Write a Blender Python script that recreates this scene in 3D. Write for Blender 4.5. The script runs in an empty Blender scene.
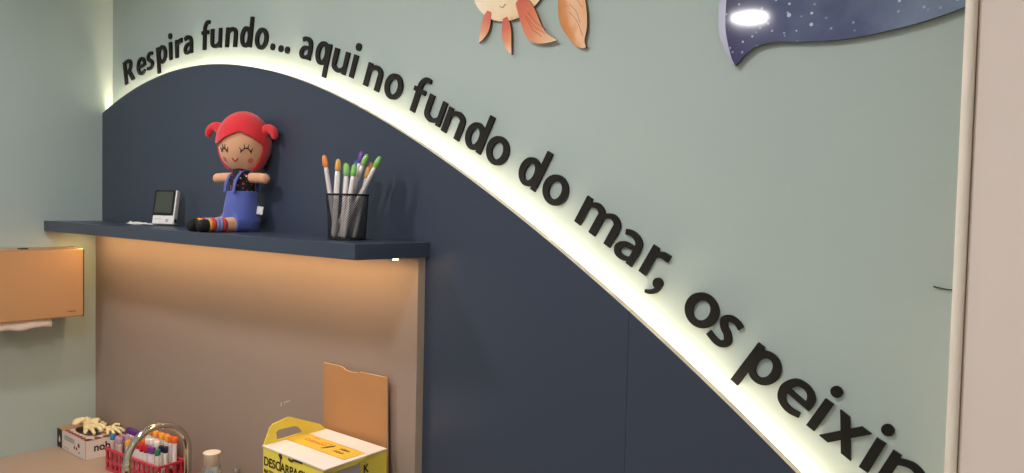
import bpy, bmesh, math, random
from math import sin, cos, pi, radians, atan, atan2, sqrt
from mathutils import Vector, Matrix, noise as mnoise
from mathutils.geometry import tessellate_polygon

S = bpy.context.scene
COL = S.collection
R = radians

# ------------------------------------------------------------------ camera
YAW, PITCH, ROLL, FPX = 38.8, 2.25, 1.3, 750.0
cam_data = bpy.data.cameras.new('camera')
cam_data.sensor_fit = 'HORIZONTAL'
cam_data.sensor_width = 36.0
cam_data.lens = FPX / 1024 * 36.0
cam_data.clip_start = 0.02
cam = bpy.data.objects.new('camera', cam_data)
COL.objects.link(cam)
_a = R(YAW)
_f = Vector((-sin(_a) * cos(R(PITCH)), cos(_a) * cos(R(PITCH)), -sin(R(PITCH))))
_r = Vector((cos(_a), sin(_a), 0.0))
_u = _r.cross(_f)
_R2 = cos(R(ROLL)) * _r + sin(R(ROLL)) * _u
_U2 = -sin(R(ROLL)) * _r + cos(R(ROLL)) * _u
cam.matrix_world = Matrix(((_R2.x, _U2.x, -_f.x, 2.925), (_R2.y, _U2.y, -_f.y, -1.25), (_R2.z, _U2.z, -_f.z, 1.69), (0, 0, 0, 1)))
S.camera = cam

# ------------------------------------------------------------------ world, exposure
world = bpy.data.worlds.new('room_air')
S.world = world
world.use_nodes = True
world.node_tree.nodes['Background'].inputs[0].default_value = (0.9, 0.95, 1.0, 1)
world.node_tree.nodes['Background'].inputs[1].default_value = 0.15
S.view_settings.view_transform = 'Standard'
S.view_settings.look = 'None'
S.view_settings.gamma = 1.0
S.view_settings.use_curve_mapping = False
S.view_settings.exposure = 2.0
CEIL = 2.6
LAMP_E = 55.0      # radiance of the ceiling downlight discs
LED_E = 20.0       # radiance of the LED strip behind the wave panel
BAR_E = 10.0        # warm light bar under the shelf


# ------------------------------------------------------------------ materials
def srgb(h):
    h = h.lstrip('#')
    c = [int(h[i:i + 2], 16) / 255 for i in (0, 2, 4)]
    return tuple((x / 12.92 if x <= 0.04045 else ((x + 0.055) / 1.055) ** 2.4) for x in c) + (1.0,)


def mat(name, color, rough=0.5, metal=0.0, spec=0.5, bump=0.0, bscale=200.0, vary=0.0, vscale=6.0, trans=0.0, ior=1.45, sheen=0.0, coat=0.0):
    m = bpy.data.materials.new(name)
    m.use_nodes = True
    nt = m.node_tree
    b = nt.nodes['Principled BSDF']
    c = srgb(color) if isinstance(color, str) else color
    b.inputs['Base Color'].default_value = c
    b.inputs['Roughness'].default_value = rough
    b.inputs['Metallic'].default_value = metal
    b.inputs['Specular IOR Level'].default_value = spec
    b.inputs['IOR'].default_value = ior
    b.inputs['Transmission Weight'].default_value = trans
    b.inputs['Sheen Weight'].default_value = sheen
    b.inputs['Coat Weight'].default_value = coat
    tc = nt.nodes.new('ShaderNodeTexCoord')
    if vary > 0:
        n = nt.nodes.new('ShaderNodeTexNoise')
        n.inputs['Scale'].default_value = vscale
        n.inputs['Detail'].default_value = 5
        nt.links.new(tc.outputs['Object'], n.inputs['Vector'])
        mx = nt.nodes.new('ShaderNodeMix')
        mx.data_type = 'RGBA'
        mx.inputs[6].default_value = tuple(x * (1 - vary) for x in c[:3]) + (1,)
        mx.inputs[7].default_value = tuple(min(1, x * (1 + vary)) for x in c[:3]) + (1,)
        nt.links.new(n.outputs['Fac'], mx.inputs[0])
        nt.links.new(mx.outputs[2], b.inputs['Base Color'])
    if bump > 0:
        n2 = nt.nodes.new('ShaderNodeTexNoise')
        n2.inputs['Scale'].default_value = bscale
        n2.inputs['Detail'].default_value = 3
        nt.links.new(tc.outputs['Object'], n2.inputs['Vector'])
        bp = nt.nodes.new('ShaderNodeBump')
        bp.inputs['Strength'].default_value = bump
        bp.inputs['Distance'].default_value = 0.001
        nt.links.new(n2.outputs['Fac'], bp.inputs['Height'])
        nt.links.new(bp.outputs['Normal'], b.inputs['Normal'])
    return m


def emit(name, color, strength):
    m = bpy.data.materials.new(name)
    m.use_nodes = True
    nt = m.node_tree
    nt.nodes.clear()
    e = nt.nodes.new('ShaderNodeEmission')
    e.inputs[0].default_value = color
    e.inputs[1].default_value = strength
    o = nt.nodes.new('ShaderNodeOutputMaterial')
    nt.links.new(e.outputs[0], o.inputs[0])
    return m


def node(m, kind, **kw):
    n = m.node_tree.nodes.new(kind)
    for k, v in kw.items():
        setattr(n, k, v)
    return n


M = {}
M['green_wall'] = mat('green_wall_paint', '#a7b6b1', 0.55, bump=0.25, bscale=120, vary=0.03, vscale=2.0)
M['white_wall'] = mat('white_wall_paint', '#d9d5cc', 0.6, bump=0.2, bscale=150)
M['ceiling'] = mat('ceiling_paint', '#e4e2dc', 0.8)
M['floor'] = mat('floor_vinyl', '#9c9186', 0.45, vary=0.08, vscale=3)
M['blue'] = mat('blue_lacquer', '#3a4252', 0.34, bump=0.12, bscale=90, vary=0.03, vscale=3)
M['edge'] = mat('cream_panel_edge', '#d8cdb8', 0.5)
M['brown'] = mat('taupe_laminate', '#978478', 0.42, vary=0.04, vscale=5)
M['brown_edge'] = mat('taupe_laminate_edge', '#b7a693', 0.45)
M['counter'] = mat('beige_counter', '#b39a84', 0.4, vary=0.05, vscale=14)
M['cabinet'] = mat('cabinet_laminate', '#b0a292', 0.5)
M['letter'] = mat('black_letter', '#090706', 0.6, spec=0.3)
M['led'] = emit('led_strip_glow', (1.0, 0.80, 0.56, 1), LED_E)
M['lamp'] = emit('ceiling_lamp_glow', (1.0, 0.97, 0.97, 1), LAMP_E)
M['white_plastic'] = mat('white_plastic', '#e6e2dc', 0.4)
M['pink_white'] = mat('warm_white_door', '#e9dcd3', 0.45)
M['door_trim'] = mat('cream_door_trim', '#ebe1d2', 0.4)
M['black_plastic'] = mat('black_plastic', '#16171a', 0.35)
M['black_wire'] = mat('black_powder_coated_wire', '#131316', 0.4, metal=0.3)
M['chrome'] = mat('chrome', '#d8d4cc', 0.12, metal=1.0)
M['steel'] = mat('brushed_steel', '#b5a593', 0.3, metal=1.0, bump=0.1, bscale=400)
M['puck_rim'] = mat('satin_metal', '#b9b4ab', 0.3, metal=1.0)


# ------------------------------------------------------------------ mesh helpers
class MB:
    """collects shapes that become ONE mesh"""

    def __init__(self):
        self.v, self.f, self.mi, self.sm = [], [], [], []

    def add(self, vs, fs, mi=0, smooth=False):
        n = len(self.v)
        self.v += [Vector(p) for p in vs]
        for f in fs:
            self.f.append([i + n for i in f])
            self.mi.append(mi)
            self.sm.append(smooth)
        return self

    def box(self, x0, x1, y0, y1, z0, z1, mi=0, T=None):
        vs = [(x, y, z) for x in (x0, x1) for y in (y0, y1) for z in (z0, z1)]
        if T is not None:
            vs = [T @ Vector(v) for v in vs]
        return self.add(vs, [(0, 1, 3, 2), (4, 6, 7, 5), (0, 4, 5, 1), (2, 3, 7, 6), (0, 2, 6, 4), (1, 5, 7, 3)], mi)

    def lathe(self, prof, seg=32, c=(0, 0, 0), T=None, mi=0, smooth=True, cap=True):
        vs, fs = [], []
        for r, z in prof:
            for k in range(seg):
                a = 2 * pi * k / seg
                p = Vector((r * cos(a), r * sin(a), z))
                if T is not None:
                    p = T @ p
                vs.append(p + Vector(c))
        for i in range(len(prof) - 1):
            for k in range(seg):
                k2 = (k + 1) % seg
                fs.append((i * seg + k, i * seg + k2, (i + 1) * seg + k2, (i + 1) * seg + k))
        n0 = len(fs)
        self.add(vs, fs, mi, smooth)
        if cap:
            self.add([vs[k] for k in range(seg)], [list(range(seg))[::-1]], mi)
            self.add([vs[-seg + k] for k in range(seg)], [list(range(seg))], mi)
        return self

    def tube(self, pts, rad, seg=12, mi=0, cap=True):
        pts = [Vector(p) for p in pts]
        n = len(pts)
        rr = rad if isinstance(rad, (list, tuple)) else [rad] * n
        vs, fs = [], []
        prev = None
        for i, p in enumerate(pts):
            t = (pts[min(i + 1, n - 1)] - pts[max(i - 1, 0)]).normalized()
            if prev is None:
                ref = Vector((0, 0, 1)) if abs(t.z) < 0.9 else Vector((1, 0, 0))
                a = t.cross(ref).normalized()
            else:
                a = (prev - t * prev.dot(t)).normalized()
            prev = a
            b = t.cross(a)
            for k in range(seg):
                th = 2 * pi * k / seg
                vs.append(p + rr[i] * (cos(th) * a + sin(th) * b))
        for i in range(n - 1):
            for k in range(seg):
                k2 = (k + 1) % seg
                fs.append((i * seg + k, i * seg + k2, (i + 1) * seg + k2, (i + 1) * seg + k))
        self.add(vs, fs, mi, True)
        if cap:
            self.add(vs[:seg], [list(range(seg))[::-1]], mi)
            self.add(vs[-seg:], [list(range(seg))], mi)
        return self

    def ball(self, c, r, seg=24, rings=14, mi=0, T=None):
        r = Vector((r, r, r)) if not hasattr(r, '__len__') else Vector(r)
        vs, fs = [], []
        for i in range(rings + 1):
            ph = pi * i / rings
            for k in range(seg):
                th = 2 * pi * k / seg
                p = Vector((r.x * sin(ph) * cos(th), r.y * sin(ph) * sin(th), r.z * cos(ph)))
                if T is not None:
                    p = T @ p
                vs.append(p + Vector(c))
        for i in range(rings):
            for k in range(seg):
                k2 = (k + 1) % seg
                fs.append((i * seg + k, (i + 1) * seg + k, (i + 1) * seg + k2, i * seg + k2))
        return self.add(vs, fs, mi, True)

    def prism(self, poly, to3, d0, d1, mi=0, mi_side=None, holes=()):
        """poly: 2D outline; to3(x, y, d) gives the 3D point at depth d"""
        loops = [list(poly)] + [list(h) for h in holes]
        flat = [p for l in loops for p in l]
        tri = tessellate_polygon([[Vector((p[0], p[1], 0)) for p in l] for l in loops])
        n = len(flat)
        vs = [to3(p[0], p[1], d0) for p in flat] + [to3(p[0], p[1], d1) for p in flat]
        self.add(vs, [list(t) for t in tri] + [[i + n for i in t][::-1] for t in tri], mi)
        sf = []
        o = 0
        for l in loops:
            m = len(l)
            for i in range(m):
                j = (i + 1) % m
                sf.append((o + i, o + j, n + o + j, n + o + i))
            o += m
        self.add(vs, sf, mi if mi_side is None else mi_side)
        return self

    def build(self, name, mats, parent=None, loc=None, weld=True, bevel=0.0, bseg=2):
        me = bpy.data.meshes.new(name)
        o0 = Vector(loc) if loc is not None else Vector((0, 0, 0))
        me.from_pydata([tuple(v - o0) for v in self.v], [], self.f)
        mats = mats if isinstance(mats, (list, tuple)) else [mats]
        for m in mats:
            me.materials.append(m)
        for i, p in enumerate(me.polygons):
            p.material_index = self.mi[i]
            p.use_smooth = self.sm[i]
        bm = bmesh.new()
        bm.from_mesh(me)
        if weld:
            bmesh.ops.remove_doubles(bm, verts=bm.verts, dist=1e-6)
        bmesh.ops.recalc_face_normals(bm, faces=bm.faces)
        bm.to_mesh(me)
        bm.free()
        ob = bpy.data.objects.new(name, me)
        COL.objects.link(ob)
        ob.location = o0
        if parent is not None:
            ob.parent = parent
            ob.location = o0 - parent_origin(parent)
        if bevel > 0:
            bv = ob.modifiers.new('bevel', 'BEVEL')
            bv.width = bevel
            bv.segments = bseg
            bv.limit_method = 'ANGLE'
            bv.angle_limit = R(40)
        return ob


def parent_origin(p):
    o = Vector((0, 0, 0))
    while p is not None:
        o += p.location
        p = p.parent
    return o


def tag(o, label=None, cat=None, group=None, kind=None):
    if label:
        o['label'] = label
    if cat:
        o['category'] = cat
    if group:
        o['group'] = group
    if kind:
        o['kind'] = kind
    return o


def empty(name, loc, label, cat, group=None):
    o = bpy.data.objects.new(name, None)
    o.empty_display_size = 0.05
    COL.objects.link(o)
    o.location = loc
    return tag(o, label, cat, group)


def struct(o):
    o['kind'] = 'structure'
    return o


def wallp(x, z, d):      # outline on the back wall: d = distance out from the wall
    return Vector((x, -d, z))


def catmull(P, n=8, closed=False):
    out = []
    m = len(P)
    rng = range(m) if closed else range(m - 1)
    for i in rng:
        if closed:
            p0, p1, p2, p3 = P[(i - 1) % m], P[i], P[(i + 1) % m], P[(i + 2) % m]
        else:
            p0, p1, p2, p3 = P[max(i - 1, 0)], P[i], P[i + 1], P[min(i + 2, m - 1)]
        for k in range(n):
            t = k / n
            out.append(tuple(0.5 * ((2 * b) + (-a + c) * t + (2 * a - 5 * b + 4 * c - d) * t * t + (-a + 3 * b - 3 * c + d) * t ** 3)
                             for a, b, c, d in zip(p0, p1, p2, p3)))
    if not closed:
        out.append(tuple(P[-1]))
    return out


def remesh(mb, name, mats, parent, voxel=0.003, smooth_it=4, loc=None):
    """fuse the overlapping shapes of mb into ONE continuous skin"""
    o = mb.build(name + '_src', mats, None, None, weld=False)
    md = o.modifiers.new('r', 'REMESH')
    md.mode = 'VOXEL'
    md.voxel_size = voxel
    md.use_smooth_shade = True
    s = o.modifiers.new('s', 'SMOOTH')
    s.factor = 0.5
    s.iterations = smooth_it
    dg = bpy.context.evaluated_depsgraph_get()
    dg.update()
    me = bpy.data.meshes.new_from_object(o.evaluated_get(dg))
    me.name = name
    bpy.data.objects.remove(o)
    ob = bpy.data.objects.new(name, me)
    COL.objects.link(ob)
    L = Vector(loc) if loc is not None else (parent_origin(parent) if parent is not None else Vector((0, 0, 0)))
    me.transform(Matrix.Translation(-L))
    ob.location = L - (parent_origin(parent) if parent is not None else Vector((0, 0, 0)))
    if parent is not None:
        ob.parent = parent
    me.materials.clear()
    for m in (mats if isinstance(mats, (list, tuple)) else [mats]):
        me.materials.append(m)
    for p in me.polygons:
        p.use_smooth = True
    return ob


def text_mesh(txt, size, extrude, offset=0.0, sx=1.0):
    cu = bpy.data.curves.new('t', 'FONT')
    cu.body = txt
    cu.size = size
    cu.extrude = extrude
    cu.offset = offset
    t = bpy.data.objects.new('t', cu)
    COL.objects.link(t)
    t.scale = (sx, 1, 1)
    dg = bpy.context.evaluated_depsgraph_get()
    dg.update()
    me = bpy.data.meshes.new_from_object(t.evaluated_get(dg))
    me.transform(Matrix.Diagonal((sx, 1, 1, 1)))
    bpy.data.objects.remove(t)
    return me


def lettering(name, txt, size, origin, xdir, updir, m, parent, offset=0.0, sx=1.0, depth=0.0004):
    me = text_mesh(txt, size, depth, offset, sx)
    x = Vector(xdir).normalized()
    u = Vector(updir).normalized()
    n = x.cross(u)
    T = Matrix(((x.x, u.x, n.x, 0), (x.y, u.y, n.y, 0), (x.z, u.z, n.z, 0), (0, 0, 0, 1)))
    me.transform(T)
    me.materials.clear()
    me.materials.append(m)
    o = bpy.data.objects.new(name, me)
    COL.objects.link(o)
    o.parent = parent
    o.location = Vector(origin) - parent_origin(parent)
    return o


# ------------------------------------------------------------------ room shell
RX, RY = 3.7, -3.3
struct(MB().box(-0.1, RX + 0.1, RY - 0.1, 0.1, -0.1, 0).build('floor', M['floor']))
struct(MB().box(-0.1, RX + 0.1, RY - 0.1, 0.1, CEIL, CEIL + 0.1).build('ceiling', M['ceiling']))
struct(MB().box(-0.1, RX + 0.1, 0, 0.1, 0, CEIL).build('wall_back', M['green_wall']))
struct(MB().box(-0.1, 0, RY, 0, 0, CEIL).build('wall_left', M['green_wall']))
struct(MB().box(RX, RX + 0.1, RY, 0, 0, CEIL).build('wall_right', M['white_wall']))
struct(MB().box(-0.1, RX + 0.1, RY - 0.1, RY, 0, CEIL).build('wall_front', M['white_wall']))

# white door leaf with its rounded cream edge trim, at the right of the wall
dleaf = struct(MB().box(2.7755, 3.55, -0.115, -0.075, 0.01, 2.35).build('door_1', M['pink_white'], loc=(2.7755, -0.1, 0.01), bevel=0.004))
prof = []
for k in range(13):
    a = pi * k / 12
    prof.append((2.768 - 0.007 * cos(a), 0.118 + 0.006 * sin(a)))
prof = [(2.761, 0.075)] + prof + [(2.775, 0.075)]
mbt = MB().prism(prof, lambda x, y, d: Vector((x, -y, d)), 0.01, 2.35)
mbt.build('door_edge_trim', M['door_trim'], dleaf)
# frame post that carries the door, hidden behind it
struct(MB().box(2.80, 2.86, -0.0745, 0, 0, 2.4).build('trim_1', M['pink_white']))
struct(MB().box(3.5, 3.58, -0.0745, 0, 0, 2.4).build('trim_2', M['pink_white']))

# ------------------------------------------------------------------ wave panel
KC = [-0.00702, 0.00126, 0.04131, -0.2219, -0.34601, 1.98773]


def zc(x):
    t = x - 1.3
    v = 0.0
    for c in KC:
        v = v * t + c
    return v


def curve_pts(x0, x1, n, off=0.0):
    out = []
    for i in range(n + 1):
        x = x0 + (x1 - x0) * i / n
        s = (zc(x + 0.001) - zc(x - 0.001)) / 0.002
        L = sqrt(1 + s * s)
        out.append((x + off * s / L, zc(x) - off / L))
    return out


XEND = 3.3
XS = 2.2315           # seam between the two boards
PF, PB = 0.0375, 0.0200


def wave_board(x0, x1, name):
    top = curve_pts(x0, x1, int((x1 - x0) * 60))
    poly = [(x0, 0.0)] + top + [(x1, 0.0)]
    mb = MB()
    mb.prism(poly, wallp, PF, PB, 0, 1)
    o = mb.build(name, [M['blue'], M['edge']], bevel=0.0003, bseg=1)
    for p in o.data.polygons:
        if abs(p.normal.x) > 0.999:
            p.material_index = 0
    return struct(o)


wave_board(0.001, XS - 0.0003, 'wall_panel_left')
wave_board(XS + 0.0003, XEND, 'wall_panel_right')
# spacer behind the boards that carries the LED strip
REC = 0.030
sp = [(max(0.0, x), z) for x, z in curve_pts(0.0, XEND, 180, REC + 0.004)]
struct(MB().prism([(0.0, 0.0)] + sp + [(XEND, 0.0)], wallp, 0.0198, 0.0005).build('wall_panel_spacer', M['white_plastic']))
up = curve_pts(0.004, XEND - 0.01, 180, REC)
lo = curve_pts(0.004, XEND - 0.01, 180, REC + 0.0038)
led = MB()
vs, fs = [], []
for (a, b) in zip(up, lo):
    vs += [wallp(a[0], a[1], 0.0196), wallp(a[0], a[1], 0.0100), wallp(b[0], b[1], 0.0100), wallp(b[0], b[1], 0.0196)]
for i in range(len(up) - 1):
    for k in range(4):
        k2 = (k + 1) % 4
        fs.append((4 * i + k, 4 * i + k2, 4 * i + 4 + k2, 4 * i + 4 + k))
led.add(vs, fs)
led.add(vs[:4], [(0, 1, 2, 3)])
led.add(vs[-4:], [(3, 2, 1, 0)])
tag(led.build('led_strip', M['led'], loc=(1.3, -0.01, 1.95)), 'glowing warm white LED strip following the wave between blue panel and green wall', 'light strip')

# ------------------------------------------------------------------ niche panel, shelf, counter
SH_Z, SH_T, SH_D, SH_X = 1.605, 0.034, 0.235, 1.70
CT = 0.797
bp_ = MB()
bp_.box(0.0005, 1.698, -0.060, -PF - 0.0005, CT, SH_Z - SH_T, 0)
niche = struct(bp_.build('wall_panel_taupe', [M['brown'], M['brown_edge']]))
for p in niche.data.polygons:
    if p.normal.x > 0.9:
        p.material_index = 1
# scuff marks on the taupe board
sc = MB()
for (x, z, l, a) in ((1.201, 1.151, 0.006, 0.3), (1.190, 1.146, 0.004, 1.2), (1.174, 1.139, 0.007, 1.4), (1.212, 1.155, 0.003, 0.1)):
    c, s = cos(a), sin(a)
    q = [(-l, -.0009), (0, -.0016), (l, -.0005), (l * .8, .0008), (0, .0013), (-l, .0007)]
    sc.prism([(x + u * c - v * s, z + u * s + v * c) for u, v in q], wallp, 0.0603, 0.0600)
sc.build('scuff_marks', mat('scuff_white', '#d6cdc2', 0.7), niche)

shelf = MB()
sd = 0.004
fl = [(0.001, -PF - 0.0005), (0.001, -SH_D + 0.012)]
for k in range(1, 5):
    a = pi / 2 * k / 4
    fl.append((0.001 + 0.012 * (1 - cos(a)), -SH_D + 0.012 - 0.012 * sin(a)))
fl += [(0.3, -SH_D - 0.004), (0.8, -SH_D - 0.005), (1.3, -SH_D - 0.003), (SH_X - 0.012, -SH_D), (SH_X + 0.011, -PF - 0.0005)]
shelf.prism(fl, lambda x, y, d: Vector((x, y, d)), SH_Z - SH_T, SH_Z)
tag(shelf.build('wall_shelf', M['blue'], loc=(0.85, -0.14, SH_Z - SH_T), bevel=0.0012), 'long dark blue floating shelf holding doll, pen cup and clock', 'shelf')

# warm light bar under the shelf
LBY = -0.125
lb = empty('under_shelf_light', (0.95, LBY, SH_Z - SH_T), 'warm light bar under the blue shelf shining on the taupe panel', 'light')
MB().box(0.05, 1.693, LBY - 0.010, LBY - 0.008, SH_Z - SH_T - 0.004, SH_Z - SH_T).box(0.05, 1.693, LBY + 0.008, LBY + 0.010, SH_Z - SH_T - 0.004, SH_Z - SH_T).box(0.05, 1.693, LBY - 0.008, LBY + 0.008, SH_Z - SH_T - 0.001, SH_Z - SH_T).build('profile', M['puck_rim'], lb)
MB().box(0.055, 1.690, LBY - 0.0075, LBY + 0.0075, SH_Z - SH_T - 0.0042, SH_Z - SH_T - 0.0012).build('lens', emit('under_shelf_glow', (1.0, 0.63, 0.29, 1), BAR_E), lb)

# counter with an undermount basin
ct = MB()
SX0, SX1, SY0, SY1 = 0.62, 1.02, -0.50, -0.24
z0 = CT - 0.03
ct.box(0.0005, SX0, -0.60, -0.0605, z0, CT)
ct.box(SX1, 1.70, -0.60, -0.0605, z0, CT)
ct.box(SX0, SX1, SY1, -0.0605, z0, CT)
ct.box(SX0, SX1, -0.60, SY0, z0, CT)
ctr = ct.build('countertop', M['counter'], loc=(0.85, -0.33, z0))
tag(ctr, 'beige countertop along the wall below the blue shelf', 'countertop')
bs = MB()
bs.box(SX0 - .01, SX0, SY0 - .01, SY1 + .01, z0 - 0.15, z0 - 0.0005).box(SX1, SX1 + .01, SY0 - .01, SY1 + .01, z0 - 0.15, z0 - 0.0005)
bs.box(SX0, SX1, SY0 - .01, SY0, z0 - 0.15, z0 - 0.0005).box(SX0, SX1, SY1, SY1 + .01, z0 - 0.15, z0 - 0.0005)
bs.box(SX0 - .01, SX1 + .01, SY0 - .01, SY1 + .01, z0 - 0.16, z0 - 0.15)
bs.build('basin', M['steel'], ctr)
cb = MB()
cb.box(0.0005, 0.56, -0.58, -0.0605, 0.0, z0 - 0.001).box(1.06, 1.70, -0.58, -0.0605, 0.0, z0 - 0.001).box(0.56, 1.06, -0.58, -0.56, 0.0, z0 - 0.001)
cab = cb.build('base_cabinet', M['cabinet'], loc=(0.85, -0.3, 0))
tag(cab, 'plain base cabinet carrying the beige countertop', 'cabinet')
for i in range(3):
    MB().box(0.02 + i * 0.56, 0.56 + i * 0.56, -0.60, -0.5805, 0.08, z0 - 0.01).build('door', M['cabinet'], cab, bevel=0.002)

# ------------------------------------------------------------------ ceiling downlights
for i, (lx, ly) in enumerate(((1.563, -2.19), (0.85, -0.95), (2.95, -2.35), (2.05, -1.05))):  # the last downlight is added, out of view, to brighten the lettered wall
    lab = ('round ceiling downlight mirrored in the starry whale fin', 'round ceiling downlight near the left wall',
           'round ceiling downlight behind the camera to the right', 'added round ceiling downlight brightening the middle of the lettered wall')[i]
    t = empty('ceiling_downlight', (lx, ly, CEIL), lab, 'ceiling light', 'round ceiling downlights')
    MB().lathe([(0.118, -0.0005), (0.118, -0.006), (0.112, -0.010), (0.078, -0.010), (0.078, -0.004)], 48, (lx, ly, CEIL), cap=False).build('rim', M['white_plastic'], t)
    MB().lathe([(0.0005, -0.008), (0.077, -0.008), (0.077, -0.004)], 48, (lx, ly, CEIL)).build('diffuser', M['lamp'], t)

# ------------------------------------------------------------------ raised letters
XH = 0.0592


def ring(mb, cx, cy, rx, ry, ix, iy, to3, d0, d1, tilt=0.0):
    n = 40
    o, i = [], []
    for k in range(n):
        a = 2 * pi * k / n
        x, y = rx * cos(a), ry * sin(a)
        o.append((cx + x, cy + y))
        x, y = ix * cos(a), iy * sin(a)
        i.append((cx + x + tilt * y, cy + y))
    vs = [to3(*p, d0) for p in o] + [to3(*p, d0) for p in i] + [to3(*p, d1) for p in o] + [to3(*p, d1) for p in i]
    fs = []
    for k in range(n):
        j = (k + 1) % n
        fs += [(k, j, n + j, n + k), (2 * n + k, 3 * n + k, 3 * n + j, 2 * n + j), (k, 2 * n + k, 2 * n + j, j), (n + k, n + j, 3 * n + j, 3 * n + k)]
    mb.add(vs, fs)


def stroke(mb, P, to3, d0, d1, n=7):
    """P: (x, y, width) way-points of a pen stroke"""
    Q = catmull(P, n)
    L, Rr = [], []
    for i, (x, y, w) in enumerate(Q):
        a, b = Q[max(i - 1, 0)], Q[min(i + 1, len(Q) - 1)]
        tx, ty = b[0] - a[0], b[1] - a[1]
        l = sqrt(tx * tx + ty * ty) or 1
        nx, ny = -ty / l, tx / l
        L.append((x + nx * w / 2, y + ny * w / 2))
        Rr.append((x - nx * w / 2, y - ny * w / 2))
    m = len(Q)
    vs = [to3(*p, d0) for p in L] + [to3(*p, d0) for p in Rr] + [to3(*p, d1) for p in L] + [to3(*p, d1) for p in Rr]
    fs = [(0, 2 * m, 3 * m, m), (m - 1, 2 * m - 1, 4 * m - 1, 3 * m - 1)]
    for k in range(m - 1):
        fs += [(k, k + 1, m + k + 1, m + k), (2 * m + k, 3 * m + k, 3 * m + k + 1, 2 * m + k + 1), (k, 2 * m + k, 2 * m + k + 1, k + 1), (m + k, m + k + 1, 3 * m + k + 1, 3 * m + k)]
    mb.add(vs, fs)


def glyph(mb, g, to3, d0, d1):
    lv = [d0]

    def rect(x0, y0, x1, y1):
        lv[0] += 0.00006
        mb.prism([(x0, y0), (x1, y0), (x1, y1), (x0, y1)], to3, lv[0], d1)

    def poly(p):
        lv[0] += 0.00006
        mb.prism(p, to3, lv[0], d1)

    def disc(cx, cy, r):
        mb.prism([(cx + r * cos(2 * pi * k / 28), cy + r * sin(2 * pi * k / 28)) for k in range(28)], to3, lv[0], d1)

    def st(P):
        lv[0] += 0.00006
        stroke(mb, P, to3, lv[0], d1)
    W = 0.28
    if g == 'i':
        rect(0, 0, .27, 1)
        disc(.135, 1.35, .165)
    elif g == '.':
        disc(.17, .16, .165)
    elif g == ',':
        disc(.20, .14, .175)
        st([(.30, .14, .15), (.27, -.08, .17), (.14, -.24, .15), (-.02, -.33, .10)])
    elif g == 'o':
        ring(mb, .55, .5, .55, .535, .265, .325, to3, lv[0], d1)
    elif g in 'nm':
        rect(0, 0, W, .7)
        poly([(0, .6), (W, .6), (.235, 1), (0, 1)])
        def arch(x0, x1):
            st([(x0 - .06, .64, .13), (x0 + .10, .82, .17), (x0 + (x1 - x0) * .55, .915, .20), (x1 - .04, .80, .24), (x1, .56, W), (x1, .3, W), (x1, 0, W)])
        if g == 'n':
            arch(.20, .91)
        else:
            arch(.20, .82)
            arch(.90, 1.51)
    elif g == 'u':
        rect(.79, .3, 1.04, 1)
        poly([(.79, .4), (1.04, .4), (1.04, 0), (.805, 0)])
        st([(1.04 - .14, .36, .13), (.74, .18, .17), (.48, .085, .20), (.17, .20, .24), (.13, .44, W), (.13, .7, W), (.13, 1, W)])
    elif g == 'r':
        rect(0, 0, W, .7)
        poly([(0, .6), (W, .6), (.235, 1), (0, 1)])
        st([(.16, .60, .14), (.27, .78, .18), (.44, .88, .22), (.70, .90, .24)])
    elif g == 'a':
        st([(.10, .84, .19), (.28, .91, .19), (.50, .905, .21), (.70, .79, .24), (.765, .56, .25), (.765, .3, .25), (.765, 0, .25)])
        st([(.80, .545, .15), (.54, .54, .16), (.27, .47, .20), (.125, .28, .24), (.20, .11, .20), (.40, .075, .18), (.60, .13, .16), (.76, .28, .13)])
    elif g in 'dqp':
        if g == 'p':
            ring(mb, .58, .49, .50, .53, .225, .325, to3, lv[0], d1)
            rect(0, -.5, W, .8)
            poly([(0, .7), (W, .7), (.235, 1), (0, 1)])
        else:
            ring(mb, .48, .5, .48, .53, .205, .325, to3, lv[0], d1)
            if g == 'd':
                rect(.79, 0.1, 1.04, 1.50)
                poly([(.81, 0), (1.04, 0), (1.04, .3), (.79, .3)])
            else:
                rect(.79, -.5, 1.04, .85)
                poly([(.79, .7), (1.04, .7), (1.04, 1), (.82, 1)])
    elif g == 'e':
        st([(.94, .50, .22), (.90, .72, .235), (.75, .88, .20), (.53, .93, .185), (.28, .83, .23), (.14, .52, .26), (.22, .22, .24), (.42, .08, .20), (.66, .06, .19), (.92, .13, .16)])
        rect(.16, .42, 1.045, .575)
    elif g == 's':
        st([(.74, .86, .19), (.56, .925, .18), (.33, .90, .20), (.20, .74, .23), (.32, .57, .22), (.52, .46, .22), (.655, .27, .24), (.53, .10, .20), (.32, .07, .185), (.04, .13, .19)])
    elif g == 'f':
        st([(.30, 0, W), (.30, .5, W), (.30, 1.0, W), (.34, 1.24, .24), (.52, 1.42, .20), (.80, 1.42, .17)])
        rect(0, .81, .70, 1.0)
    elif g == 'x':
        poly([(0, 0), (.30, 0), (1.00, 1), (.70, 1)])
        poly([(.72, 0), (1.03, 0), (.32, 1), (.02, 1)])
    elif g == 'R':
        rect(0, 0, .28, 1.42)
        st([(.10, 1.32, .20), (.45, 1.33, .20), (.72, 1.24, .23), (.82, 1.03, .27), (.72, .80, .23), (.50, .69, .19), (.20, .68, .18)])
        poly([(.40, .66), (.66, .74), (1.08, 0), (.76, 0)])


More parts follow.
